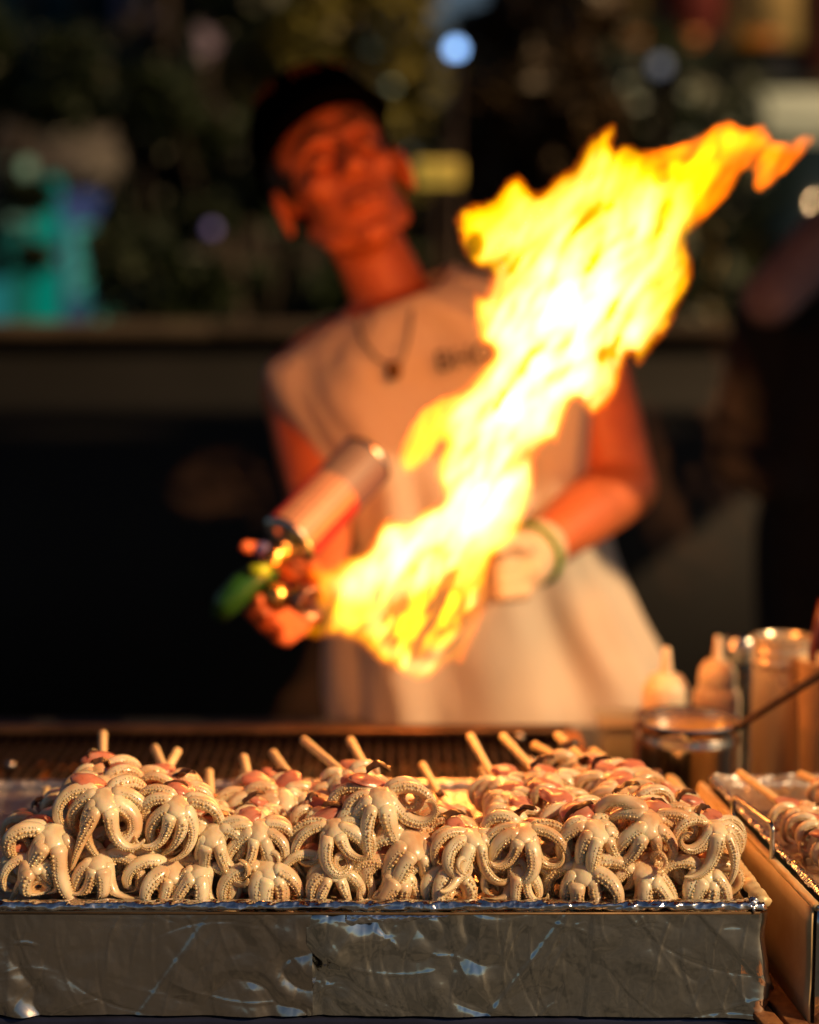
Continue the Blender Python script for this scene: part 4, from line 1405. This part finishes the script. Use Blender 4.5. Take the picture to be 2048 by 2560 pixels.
# necklace
nk = [at(893, 800, Y=2.155), at(905, 850, Y=2.128), at(940, 895, Y=2.112), at(982, 918, Y=2.105), at(1008, 895, Y=2.108), at(1022, 840, Y=2.120), at(1030, 775, Y=2.150)]
chain = MB().tube(nk, .0016, 8).build('necklace', pmat('dark_cord', (.05, .03, .02), .6), man)
MB().ball(at(985, 926, Y=2.100), (.010, .005, .012), 14, 10).build('pendant', pmat('bronze', (.12, .06, .02), .35, .8), chain)
# trousers and shoes
mb = MB()
for s_ in (-1, 1):
    limb(mb, [hip + Vector((s_ * .072, .0, .02)), Vector((hip.x + s_ * .10, 2.30, .47)), Vector((hip.x + s_ * .11, 2.33, .11))], [.100, .075, .055])
mb.ball(hip + Vector((0, 0, .01)), (.17, .12, .10), 20, 12)
remeshed('trousers', mb, .012, pmat('dark_denim', (.02, .022, .03), .85, 0, .2, 40), man, 3)
for s_ in (-1, 1):
    mb = MB(); mb.ball((hip.x + s_ * .115, 2.265, .045), (.053, .135, .045), 20, 12)
    mb.v = [(x_, y_, max(.004, z_)) for x_, y_, z_ in mb.v]
    mb.build('shoe', pmat('shoe_black', (.02, .02, .02), .5), man)
# glove: fist with curled fingers, cuff with a green edge
glm = pmat('cotton_glove', (.74, .60, .42), .8, 0, .08, 60, .4, 500)
mb = MB()
limb(mb, [WR.lerp(ER, .06), WR, PR], [.036, .035, .034])
mb.ball(PR, (.038, .030, .036), 20, 14)
for k in range(4):
    c0 = at(1290 + 6 * k, 1376 + 34 * k, Y=1.965)
    c1 = at(1248 + 2 * k, 1385 + 33 * k, Y=1.945)
    c2 = at(1236 + 4 * k, 1398 + 30 * k, Y=1.968)
    limb(mb, [c0, c1, c2], [.0125, .0118, .0105], 14)
limb(mb, [at(1320, 1370, Y=1.97), at(1275, 1352, Y=1.94), at(1245, 1372, Y=1.93)], [.014, .0125, .011], 14)
glove = remeshed('glove', mb, .004, glm, man, 3)
dG = (ER - WR).normalized()
cG = WR + dG * .000
tG = dG.cross(Vector((0, 0, 1))).normalized(); uG = tG.cross(dG)
ringp = [cG + (tG * math.cos(a) + uG * math.sin(a)) * .0385 for a in [2 * PI * k / 28 for k in range(29)]]
MB().tube(ringp, .0038, 8, caps=False).build('green_cuff', pmat('green_hem', (.10, .34, .02), .8), glove)

# ================================================================== THE TORCH
tc0, tc1 = at(702, 1375, Y=1.795), at(918, 1150, Y=1.905)
axis = (tc1 - tc0); Lc = axis.length; axn = axis.normalized()
torch = empty('gas_torch', tc0, 'hand torch on an upturned gas can with a printed label, gripped by the cook', 'torch')
m, nt, b, out = new_mat('can_label')
N, L = nt.nodes, nt.links
tc = N.new('ShaderNodeTexCoord'); sx = N.new('ShaderNodeSeparateXYZ'); L.new(tc.outputs['UV'], sx.inputs[0])
# u runs round the can, v along it
r1 = N.new('ShaderNodeValToRGB'); r1.color_ramp.interpolation = 'CONSTANT'
els = r1.color_ramp.elements
els[0].position = 0; els[0].color = (.55, .05, .03, 1)
els[1].position = .33; els[1].color = (.36, .21, .15, 1)
for p_, c_ in ((.545, (.55, .22, .10, 1)), (.60, (.42, .02, .015, 1)), (.72, (.05, .04, .05, 1)), (.86, (.30, .03, .02, 1)), (.95, (.05, .04, .05, 1))):  # narrow orange stop paints a highlight between the pale and red print
    e = els.new(p_); e.color = c_
L.new(sx.outputs[0], r1.inputs[0])
wv = N.new('ShaderNodeTexWave'); wv.wave_type = 'BANDS'; wv.bands_direction = 'X'; wv.inputs['Scale'].default_value = 9; wv.inputs['Distortion'].default_value = 0
L.new(tc.outputs['UV'], wv.inputs[0])
nz = N.new('ShaderNodeTexNoise'); nz.inputs['Scale'].default_value = 60
mp = N.new('ShaderNodeMapping'); mp.inputs['Scale'].default_value = (.15, 1, 1); L.new(tc.outputs['UV'], mp.inputs[0]); L.new(mp.outputs[0], nz.inputs['Vector'])
gt = N.new('ShaderNodeMath'); gt.operation = 'GREATER_THAN'; gt.inputs[1].default_value = .55; L.new(wv.outputs[1], gt.inputs[0])
g2 = N.new('ShaderNodeMath'); g2.operation = 'GREATER_THAN'; g2.inputs[1].default_value = .42; L.new(nz.outputs[0], g2.inputs[0])
ml = N.new('ShaderNodeMath'); ml.operation = 'MULTIPLY'; L.new(gt.outputs[0], ml.inputs[0]); L.new(g2.outputs[0], ml.inputs[1])
m2 = N.new('ShaderNodeMath'); m2.operation = 'MULTIPLY'; m2.inputs[1].default_value = .55; L.new(ml.outputs[0], m2.inputs[0])
mx = N.new('ShaderNodeMix'); mx.data_type = 'RGBA'; mx.inputs[7].default_value = (.05, .04, .05, 1)
L.new(m2.outputs[0], mx.inputs[0]); L.new(r1.outputs[0], mx.inputs[6])
# the part near the far end is printed dark grey
gt3 = N.new('ShaderNodeMath'); gt3.operation = 'GREATER_THAN'; gt3.inputs[1].default_value = .60; L.new(sx.outputs[1], gt3.inputs[0])
m3 = N.new('ShaderNodeMath'); m3.operation = 'MULTIPLY'; m3.inputs[1].default_value = .85; L.new(gt3.outputs[0], m3.inputs[0])
mx3 = N.new('ShaderNodeMix'); mx3.data_type = 'RGBA'; mx3.inputs[7].default_value = (.10, .09, .10, 1)
L.new(m3.outputs[0], mx3.inputs[0]); L.new(mx.outputs[2], mx3.inputs[6]); L.new(mx3.outputs[2], b.inputs['Base Color'])
b.inputs['Roughness'].default_value = .5; b.inputs['Coat Weight'].default_value = .1
rc_ = .0325
seg = 48
v, f, uv = [], [], []
tU = axn.cross(Vector((0, -1, 0))).normalized(); tW = axn.cross(tU)     # tW or -tW faces the camera
if tW.y > 0: tW = -tW; tU = -tU
for j in range(9):
    for k in range(seg + 1):
        a = 2 * PI * (k / seg) - PI
        v.append(tc0 + axn * (.014 + (Lc - .022) * j / 8) + (tW * math.cos(a) - tU * math.sin(a)) * rc_)
        uv.append((k / seg, j / 8))
for j in range(8):
    for k in range(seg):
        a = j * (seg + 1) + k; f.append((a, a + 1, a + seg + 2, a + seg + 1))
co = mesh('can', v, f, m, torch)
ul = co.data.uv_layers.new(name='UVMap')
for lp in co.data.loops: ul.data[lp.index].uv = uv[lp.vertex_index]
MB().lathe([(.010, 0), (.011, .004), (.022, .006), (rc_ - .004, .009), (rc_ + .0012, .012), (rc_ + .0012, .0145), (rc_ - .0002, .0155)], tc0, axn, 40).build('can_shoulder', M['steel'], co)
MB().lathe([(rc_ - .0002, Lc - .009), (rc_ + .0012, Lc - .007), (rc_ + .0012, Lc - .003), (rc_ - .003, Lc - .001), (rc_ - .006, Lc - .006), (.0004, Lc - .010)], tc0, axn, 40).build('can_foot', M['steel'], co)
brass = pmat('brass', (.80, .42, .12), .25, 1, .1, 20)
vb = tc0 - axn * .004
MB().lathe([(.004, -.030), (.010, -.026), (.012, -.012), (.012, -.004), (.014, -.002), (.014, .004), (.010, .006)], tc0, axn, 24).build('valve_block', brass, torch)
MB().tube([at(662, 1380, Y=1.80), at(655, 1376, Y=1.785)], [.009, .009], 16).build('blue_knob', pmat('blue_plastic', (.10, .10, .30), .3), torch)
grn = pmat('green_plastic', (.02, .10, .015), .3, 0, .2, 20, coat=.3)
MB().tube([at(690, 1432, Y=1.785), at(655, 1432, Y=1.78), at(610, 1465, Y=1.775), at(565, 1510, Y=1.77), at(545, 1545, Y=1.77)], [.008, .012, .0155, .015, .009], 18).build('green_grip', grn, torch)
MB().tube([at(675, 1425, Y=1.772), at(625, 1428, Y=1.768)], [.006, .007], 12).build('lime_trigger', pmat('lime_plastic', (.35, .50, .02), .3), torch)
MB().ball(at(690, 1492, Y=1.782), .0165, 20, 14).build('brass_knob', brass, torch)
blu = pmat('blued_steel', (.40, .28, .30), .3, 1, .3, 30, rvar=.1)
n0, n1 = at(700, 1470, Y=1.81), at(782, 1510, Y=1.755)
nd = (n1 - n0).normalized()
MB().lathe([(.006, 0), (.009, .004), (.010, .016), (.015, .022), (.0165, .050), (.0165, (n1 - n0).length), (.0150, (n1 - n0).length), (.0148, .030), (.0005, .028)], n0, nd, 28).build('burner_tube', blu, torch)

# ================================================================== BACKGROUND


def pxbox(mb_, x0, y0, x1, y1, Y, dep, bev=0.0):
    a, b_ = at(x0, y1, Y=Y), at(x1, y0, Y=Y)
    mb_.box(((a.x + b_.x) / 2, Y + dep / 2, (a.z + b_.z) / 2), (b_.x - a.x, dep, b_.z - a.z), None, bev)
    return mb_


# low parapet behind the cook
YW = 4.3
wz = at(0, 806, Y=YW).z
par = empty('low_wall', (0, YW + .1, 0), 'low dark wall with a paler coping running behind the cook', 'wall')
MB().box((0, YW + .10, (wz - .04) / 2), (9, .16, wz - .04)).build('wall_face', pmat('dark_paint', (.0075, .0075, .008), .75, 0, .3, 2, .3, 60), par)
for k in range(9):
    MB().box((-4 + k * 1.0 + rng.uniform(-.01, .01), YW + .10, wz - .018), (.992, .24, .036), None, .006).build('coping_stone', pmat('coping', (.095, .070, .048), .7, 0, .25, 5, .4, 60) if k == 0 else bpy.data.materials['coping'], par)


def leaf_mat(name, c, c2, em=0):
    m = pmat(name, c, .5, 0, .3, 3, 0, 80, col2=c2)
    return m


LM = {'dark': leaf_mat('leaf_dark', (.020, .034, .010), (.010, .018, .008)),
      'olive': leaf_mat('leaf_lamplit', (.20, .17, .025), (.08, .08, .015)),  # lamplight on this foliage is put into its lighter leaf colour
      'brown': leaf_mat('leaf_brown', (.060, .035, .010), (.028, .018, .006))}
bark = pmat('bark', (.035, .025, .018), .9, 0, .3, 8, .8, 30)


def tree(label, x, y, h, blobs, n, size, mat, seed, trunk_r=.09):
    r = random.Random(seed)
    t = empty('tree', (x, y, 0), label, 'tree', 'trees behind the low wall')
    mb = MB()
    top = Vector((x + r.uniform(-.2, .2), y, h * .62))
    mb.tube([Vector((x, y, -.05)), Vector((x + .03, y, h * .2)), Vector((x - .04, y + .03, h * .42)), top], [trunk_r * 1.3, trunk_r, trunk_r * .8, trunk_r * .5], 10)
    for (bx, bz, br, by) in blobs:
        mid = top.lerp(Vector((bx, by, bz)), .5) + Vector((0, 0, .1))
        mb.tube([Vector((x, y, h * .35)), mid, Vector((bx, by, bz))], [trunk_r * .45, trunk_r * .25, .008], 6)
    mb.build('trunk', bark, t)
    v, f = [], []
    tot = sum(b_[2] ** 2 for b_ in blobs)
    for (bx, bz, br, by) in blobs:
        k_ = int(n * br * br / tot)
        for _ in range(k_):
            u = Vector((r.gauss(0, 1), r.gauss(0, 1), r.gauss(0, 1))).normalized() * br * (r.random() ** .45)
            c = Vector((bx, by, bz)) + Vector((u.x, u.y * .7, u.z * .85))
            A = Vector((r.gauss(0, 1), r.gauss(0, 1), r.gauss(0, .6))).normalized()
            B_ = A.cross(Vector((r.gauss(0, 1), r.gauss(0, 1), r.gauss(0, 1)))).normalized()
            s_ = size * r.uniform(.6, 1.3)
            i0 = len(v)
            v += [c - A * s_, c + B_ * s_ * .38 + A * s_ * .1, c + A * s_, c - B_ * s_ * .38 + A * s_ * .1]
            f.append((i0, i0 + 1, i0 + 2, i0 + 3))
    mesh('crown', v, f, mat, t, False)
    return t


def pxblob(px, py, rpx, Y):
    p = at(px, py, Y=Y)
    return (p.x, p.z, rpx * Y / FPX, Y + rng.uniform(-.4, .4))


YT = 7.5
tree('dense dark tree filling the view left of the capped head', at(420, 0, Y=YT).x, YT, 4.2,
     [pxblob(*b_, YT) for b_ in ((400, 280, 120), (500, 420, 140), (330, 120, 110), (250, 220, 110), (420, 560, 170), (560, 640, 170), (400, 700, 160), (560, 380, 110), (680, 620, 140), (480, -60, 130), (620, 0, 110), (150, 260, 90), (700, 330, 90), (560, 800, 150), (700, 500, 100))],
     5200, .075, LM['dark'], 1)
tree('tree with lamplight in its yellow-olive leaf colour, showing gaps of light just above the black cap', at(700, 0, Y=8.4).x, 8.4, 4.6,
     [pxblob(*b_, 8.4) for b_ in ((600, 200, 110), (730, 120, 110), (860, 110, 120), (960, 250, 130), (1040, 120, 110), (640, 40, 110), (800, -20, 130), (980, -20, 120), (1000, 480, 120), (900, 640, 150))],
     2300, .07, LM['olive'], 2)
tree('tall black-brown tree between the cook and the lit building', at(1330, 0, Y=7).x, 7.0, 4.6,
     [pxblob(*b_, 7.0) for b_ in ((1270, 80, 130), (1380, 160, 140), (1280, 260, 140), (1420, 320, 130), (1240, 420, 150), (1400, 480, 150), (1150, 560, 140), (1300, 620, 160), (1180, 300, 90), (1480, 560, 120), (1190, 740, 150), (1400, 760, 150), (1500, 60, 70), (1380, -60, 140), (1040, 760, 150), (1500, 700, 110))],
     5600, .075, LM['brown'], 3)
tree('dark shrub-like tree low behind the wall, between the teal lights and the neck', at(620, 0, Y=6.2).x, 6.2, 2.6,
     [pxblob(*b_, 6.2) for b_ in ((480, 740, 130), (600, 760, 130), (760, 740, 130), (880, 760, 120), (400, 780, 70), (680, 660, 110), (1020, 720, 110))],
     3200, .06, LM['dark'], 4)
tree('small dark tree reaching over the teal screen at the left edge', at(-170, 0, Y=6.6).x, 6.6, 3.6,
     [pxblob(*b_, 6.6) for b_ in ((60, 220, 80), (180, 280, 70), (-60, 120, 100), (200, 160, 70), (110, 500, 42), (258, 600, 40), (40, 640, 40))],
     2200, .07, LM['dark'], 5)

# tall hedge closing the view behind the trees
hd = None
v, f = [], []
r = random.Random(5)
for _ in range(9000):
    c = Vector((r.uniform(-9, 2.1), 10.5 + r.uniform(-.5, .5), r.uniform(.05, 2.75) + .25 * math.sin(r.random() * 9)))
    A = Vector((r.gauss(0, 1), r.gauss(0, .6), r.gauss(0, 1))).normalized(); B_ = A.cross(Vector((r.gauss(0, 1), r.gauss(0, 1), r.gauss(0, 1)))).normalized()
    s_ = .12 * r.uniform(.6, 1.3); i0 = len(v)
    v += [c - A * s_, c + B_ * s_ * .5, c + A * s_, c - B_ * s_ * .5]; f.append((i0, i0 + 1, i0 + 2, i0 + 3))
tag(mesh('hedge', v, f, LM['dark'], None, False), 'long dark hedge closing the view behind the trees', 'hedge', kind='stuff')

# teal-lit screen wall on the left
ts = empty('lit_screen', at(130, 820, Y=9.2), 'tall teal and violet lit screen panels glowing behind the wall at the far left', 'screen')
for (x0, y0, x1, y1, c, s_) in ((20, 400, 78, 560, (.16, .26, .16), 1.0), (80, 440, 150, 830, (.0, .22, .15), .9), (24, 575, 78, 830, (.01, .12, .08), .8), (-60, 700, 20, 830, (.02, .20, .20), .8),
                            (152, 480, 262, 560, (.05, .07, .17), .8), (155, 562, 176, 830, (.05, .06, .12), .7), (178, 560, 236, 740, (.06, .30, .22), 1.0), (240, 660, 290, 830, (.06, .22, .13), .9), (178, 742, 238, 830, (.02, .08, .12), .8)):
    o = pxbox(MB(), x0, y0, x1, y1, 9.2, .06, .01).build('panel', emis('panel_light', c, s_ * .95), ts)
o = pxbox(MB(), -160, 300, 300, 840, 9.28, .1).build('frame', M['counter'], ts)

# bluish facade far left, violet facade behind the tree
YB2 = 16
b1 = empty('apartment_block', at(150, 740, Y=YB2), 'dim blue-green apartment block behind the trees at the upper left', 'building')
pxbox(MB(), -500, -700, 300, 760, YB2, 3).build('wall', pmat('blue_render', (.006, .055, .075), .9, 0, .2, .5), b1)
for i in range(4):
    for j in range(6):
        x0, y0 = -200 + i * 125, -420 + j * 180
        w = pxbox(MB(), x0, y0, x0 + 60, y0 + 100, YB2 - .06, .05).build('window', pmat('window_dark', (.01, .02, .025), .1), b1)
        MB()
b2 = empty('apartment_block', at(460, 740, Y=15), 'dull violet apartment block glimpsed through the dark tree', 'building')
pxbox(MB(), 305, -500, 540, 760, 15, 3).build('wall', pmat('violet_render', (.16, .13, .22), .9, 0, .1, .5), b2)
for i in range(3):
    for j in range(6):
        x0, y0 = 320 + i * 75, -380 + j * 160
        pxbox(MB(), x0, y0, x0 + 34, y0 + 80, 14.94, .05).build('window', bpy.data.materials['window_dark'], b2)

# building with awnings at the right
YR = 11.0
b3 = empty('shop_building', at(1800, 760, Y=YR), 'beige shop building with dark red bays and a pale awning at the upper right', 'building')
beige = pmat('beige_wall', (.55, .40, .16), .9, 0, .15, 1.5)
olive = pmat('olive_wall', (.34, .24, .08), .9, 0, .15, 1.5)
redm = pmat('dark_red_panel', (.16, .02, .018), .7, 0, .15, 2)
brn = pmat('brown_wall', (.055, .032, .016), .9, 0, .2, 1.5)
slate = pmat('slate_glass', (.030, .034, .045), .25, 0, .2, 1)
pale = pmat('pale_awning', (.62, .74, .68), .8, 0, .2, 2.5, col2=(.36, .46, .42))
pxbox(MB(), 1480, -700, 2600, 900, YR + .6, 4).build('wall', brn, b3)
pxbox(MB(), 1560, -300, 1640, 90, YR + .45, .12).build('wall_strip', olive, b3)
pxbox(MB(), 1640, -300, 1810, 105, YR + .40, .15).build('red_bay', redm, b3)
pxbox(MB(), 1812, -300, 2030, 110, YR + .45, .12).build('beige_bay', beige, b3)
pxbox(MB(), 2032, -300, 2120, 160, YR + .40, .15).build('red_bay', redm, b3)
pxbox(MB(), 1700, 118, 1850, 205, YR + .5, .06).build('window', slate, b3)
pxbox(MB(), 1855, 125, 2030, 215, YR + .5, .06).build('window', slate, b3)
for (x0, x1, y0, y1, s_) in ((1650, 1760, 78, 108, .9), (1865, 1950, 78, 104, .8), (1540, 1610, 84, 100, .35)):
    pxbox(MB(), x0, y0, x1, y1, YR + .30, .06).build('lintel_lamp', emis('orange_lamp', (.30, .075, .002), s_), b3)
# awning: sloped sheets with valance
for (x0, x1, y0, y1) in ((1560, 1650, 200, 290), (1665, 1850, 225, 330), (1860, 2140, 228, 300)):
    a, b_ = at(x0, y0, Y=YR + .5), at(x1, y1, Y=YR - .2)
    vv = [(a.x, YR + .5, a.z), (b_.x, YR + .5, a.z), (b_.x, YR - .2, b_.z), (a.x, YR - .2, b_.z)]
    vv += [(x_, y_, z_ - .03) for x_, y_, z_ in vv]
    vv += [(a.x, YR - .2, b_.z - .12), (b_.x, YR - .2, b_.z - .12)]
    mesh('awning', vv, [(0, 3, 2, 1), (4, 5, 6, 7), (0, 1, 5, 4), (1, 2, 6, 5), (3, 0, 4, 7), (7, 6, 9, 8)], pale, b3, False)
pxbox(MB(), 1745, 480, 1800, 860, YR + .2, .3).build('pillar', olive, b3)
pxbox(MB(), 1560, 330, 1740, 860, YR + .5, .1).build('shop_window', bpy.data.materials['window_dark'], b3)
pxbox(MB(), 1830, 330, 2140, 860, YR + .5, .1).build('shop_window', bpy.data.materials['window_dark'], b3)

# lamps, lit sign, and globes added in place of sky gaps: round soft discs in the photograph
def lamp(px, py, Y, r_, col, s_, label, post=True):
    p = at(px, py, Y=Y)
    t = empty('lamp_or_sky_gap', (p.x, Y, 0), label, 'lamp', 'lamps among the trees')
    MB().ball(p, r_, 16, 10).build('glow_globe', emis('globe_light', col, s_), t)
    MB().tube([(p.x, Y, 0), (p.x, Y, p.z - r_ * 1.2)], [.02, .012], 8).build('pole', M['iron'], t)
    MB().lathe([(.012, -r_ * 1.35), (r_ * .7, -r_ * 1.1), (r_ * .75, -r_ * .9)], p, (0, 0, 1), 14).build('collar', M['iron'], t)


lamp(1140, 122, 6.0, .026, (.22, .42, .80), 5.5, 'round pale blue street lamp above the flame, the brightest disc at the top')
lamp(595, 240, 8.9, .030, (.65, 1.0, .85), 1.6, 'pale green-white globe added in place of a sky gap left of the cap')
lamp(928, 118, 8.8, .034, (.60, .95, .80), 1.2, 'pale globe added in place of a sky gap right above the cap crown')
lamp(712, 100, 8.8, .034, (.50, .85, .80), 1.4, 'dim bluish globe added in place of a sky gap above the cap at its left')
lamp(900, 48, 8.7, .024, (1.0, .50, .08), 1.0, 'small amber lamp at the top edge')
lamp(530, 572, 6.6, .020, (.42, .34, .75), .35, 'dim violet lamp left of the ear')
lamp(985, 210, 8.8, .026, (.75, .80, .45), .7, 'dim yellow-green lamp right of the cap')
lamp(1650, 165, 9.8, .045, (.45, .55, .75), .25, 'dim blue-grey lamp in front of the shop building')
sg = empty('lit_sign', at(1094, 428, Y=5.6), 'small yellow lit sign with dark upright letters, right of the ear', 'sign')
pxbox(MB(), 1040, 402, 1152, 460, 5.6, .03, .006).build('sign_face', emis('sign_light', (.80, .50, .07), .62), sg)
for k in range(6):
    pxbox(MB(), 1052 + k * 16, 415, 1057 + k * 16, 447, 5.594, .004).build('letter_stroke', M['char'], sg)
MB().tube([(at(1094, 0, Y=5.62).x, 5.62, 0), (at(1094, 0, Y=5.62).x, 5.62, at(0, 462, Y=5.62).z)], .012, 8).build('post', M['iron'], sg)

# bystander in black at the right edge, pale sleeve across
YP = 3.1
by = empty('person', (at(2180, 900, Y=YP).x, YP, 0), 'bystander in black standing out of focus at the right edge, one pale sleeve', 'person')
mb = MB()
bx = by.location.x
limb(mb, [(bx, YP, 1.44), (bx, YP, 1.18), (bx + .02, YP, .95)], [.13, .17, .16], 24)
limb(mb, [(bx - .17, YP, 1.36), (bx + .17, YP, 1.40)], [.065, .065])
limb(mb, [(bx + .02, YP, 1.44), (bx + .02, YP, 1.56)], [.055, .05])
mb.ball((bx + .02, YP - .02, 1.68), (.078, .10, .12), 24, 16)
mb.tube([(bx + .02, YP - .11, 1.68), (bx + .02, YP - .135, 1.655)], [.008, .014], 10)
A0, A1, A2 = Vector((bx + .18, YP - .02, 1.40)), at(2110, 560, Y=YP - .2), at(1925, 745, Y=YP - .34)
limb(mb, [Vector((bx - .16, YP, 1.38)), Vector((bx - .22, YP, 1.12)), at(1960, 1180, Y=YP - .12)], [.06, .05, .04])
limb(mb, [A0, A1, A2], [.06, .045, .030])
mb.ball(A2, (.035, .03, .04), 14, 10)
for s_ in (-1, 1):
    limb(mb, [(bx + s_ * .09, YP, .95), (bx + s_ * .10, YP, .5), (bx + s_ * .10, YP + .02, .09)], [.09, .06, .045])
    mb.ball((bx + s_ * .10, YP - .06, .035), (.045, .12, .033), 16, 10)
remeshed('body', mb, .010, skin, by, 4)
blk = pmat('black_clothes', (.008, .008, .009), .9, 0, .2, 20)
mb = MB()
limb(mb, [(bx, YP, 1.40), (bx, YP, 1.16), (bx + .02, YP, .93)], [.165, .215, .20], 24)
limb(mb, [(bx - .18, YP, 1.36), (bx + .18, YP, 1.40)], [.08, .08])
limb(mb, [Vector((bx - .17, YP, 1.37)), Vector((bx - .23, YP, 1.12)), at(1955, 1190, Y=YP - .12)], [.075, .065, .058])
remeshed('jacket', mb, .012, blk, by, 4)
mb = MB()
for s_ in (-1, 1):
    limb(mb, [(bx + s_ * .09, YP, .98), (bx + s_ * .10, YP, .5), (bx + s_ * .10, YP + .02, .12)], [.115, .08, .065])
remeshed('trousers', mb, .014, blk, by, 3)
mb = MB(); limb(mb, [A0, A1, A2], [.070, .056, .047])
remeshed('pale_sleeve', mb, .010, pmat('mauve_cloth', (.22, .17, .21), .9, 0, .1, 20), by, 3)
mb = MB(); mb.ball((bx + .02, YP + .015, 1.705), (.088, .105, .115), 24, 16)
mb.build('hair', dark_m, by)

# ================================================================== ADDED CANOPY, out of view, over the cook (it shades him; the tray stands before its edge)
cn = empty('added_shade_canopy', (0, 2.4, 2.15), 'unseen dark cloth canopy added to shade the cook', 'canopy')
cm = pmat('shade_cloth', (.10, .035, .025), .9, 0, .2, 3, .3, 80)
v, f = grid_sheet(40, 30, lambda a, b_: (-2.6 + 5.2 * a, 1.34 + 2.11 * b_, 2.17 - .03 * math.sin(a * PI * 4) ** 2 - .04 * math.sin(b_ * PI * 2) ** 2))
cs = mesh('cloth', v, f, cm, cn)
sd_ = cs.modifiers.new('t', 'SOLIDIFY'); sd_.thickness = .003
for yy in (1.35, 3.44):
    MB().tube([(-2.6, yy, 2.19), (2.6, yy, 2.19)], .015, 10).build('bar', M['steel'], cn)
for sx in (-2.58, 2.58):
    for yy in (1.35, 3.44):
        MB().tube([(sx, yy, 0), (sx, yy, 2.19)], .017, 10).build('post', M['steel'], cn)

# ================================================================== SMOKE
def vol_smoke(name, col, dens):
    m = bpy.data.materials.new(name); m.use_nodes = True
    nt = m.node_tree
    nt.nodes.remove(nt.nodes['Principled BSDF'])
    e_ = nt.nodes.new('ShaderNodeVolumeScatter')
    e_.inputs['Color'].default_value = (*col, 1); e_.inputs['Density'].default_value = dens
    e_.inputs['Anisotropy'].default_value = .1
    nt.links.new(e_.outputs[0], nt.nodes['Material Output'].inputs['Volume'])
    m.cycles.homogeneous_volume = True
    return m


def smoke_sheet(name, cx, cy_, rx, ry, Y, tmax, seed, mat, ang=0):
    global GX, GY
    st = 12.0
    g1, g2 = np.arange(cx - rx * 1.2, cx + rx * 1.2, st), np.arange(cy_ - ry * 1.2, cy_ + ry * 1.2, st)
    sGX, sGY = GX, GY
    GX, GY = np.meshgrid(g1, g2)
    P = np.stack([GX.ravel(), GY.ravel()], 1)
    T = np.zeros(len(P)); yc = np.zeros(len(P))
    for i, (x_, y_) in enumerate(P):
        q = Vector((x_ / 210 + ang * y_ / 300, y_ / 300, seed))
        w = noise.noise_vector(q * .8)
        n_ = noise.fractal(q + w * .7, .8, 2.1, 4)
        rr = ((x_ - cx) / rx) ** 2 + ((y_ - cy_) / ry) ** 2
        T[i] = tmax * (max(0, 1 - rr) ** 1.6) * max(0, n_ * 1.1 + .42)
        yc[i] = Y + .08 * noise.noise(q * .6 + Vector((5, 5, 5)))
    o = flame_sheet(name, np.where(T > tmax * .02, 1, -1), np.clip(T, .0004, None), mat, None, yc)
    GX, GY = sGX, sGY
    return tag(o, kind='stuff')


smk = vol_smoke('smoke_gas', (.85, .55, .36), 1.3)
smoke_sheet('smoke', 1730, 1130, 230, 420, 2.05, .10, 3.0, smk, -.5)
smoke_sheet('smoke', 880, 1720, 280, 170, 1.85, .10, 7.0, smk, .2)
smoke_sheet('smoke', 560, 1240, 170, 150, 2.0, .07, 11.0, smk, .4)
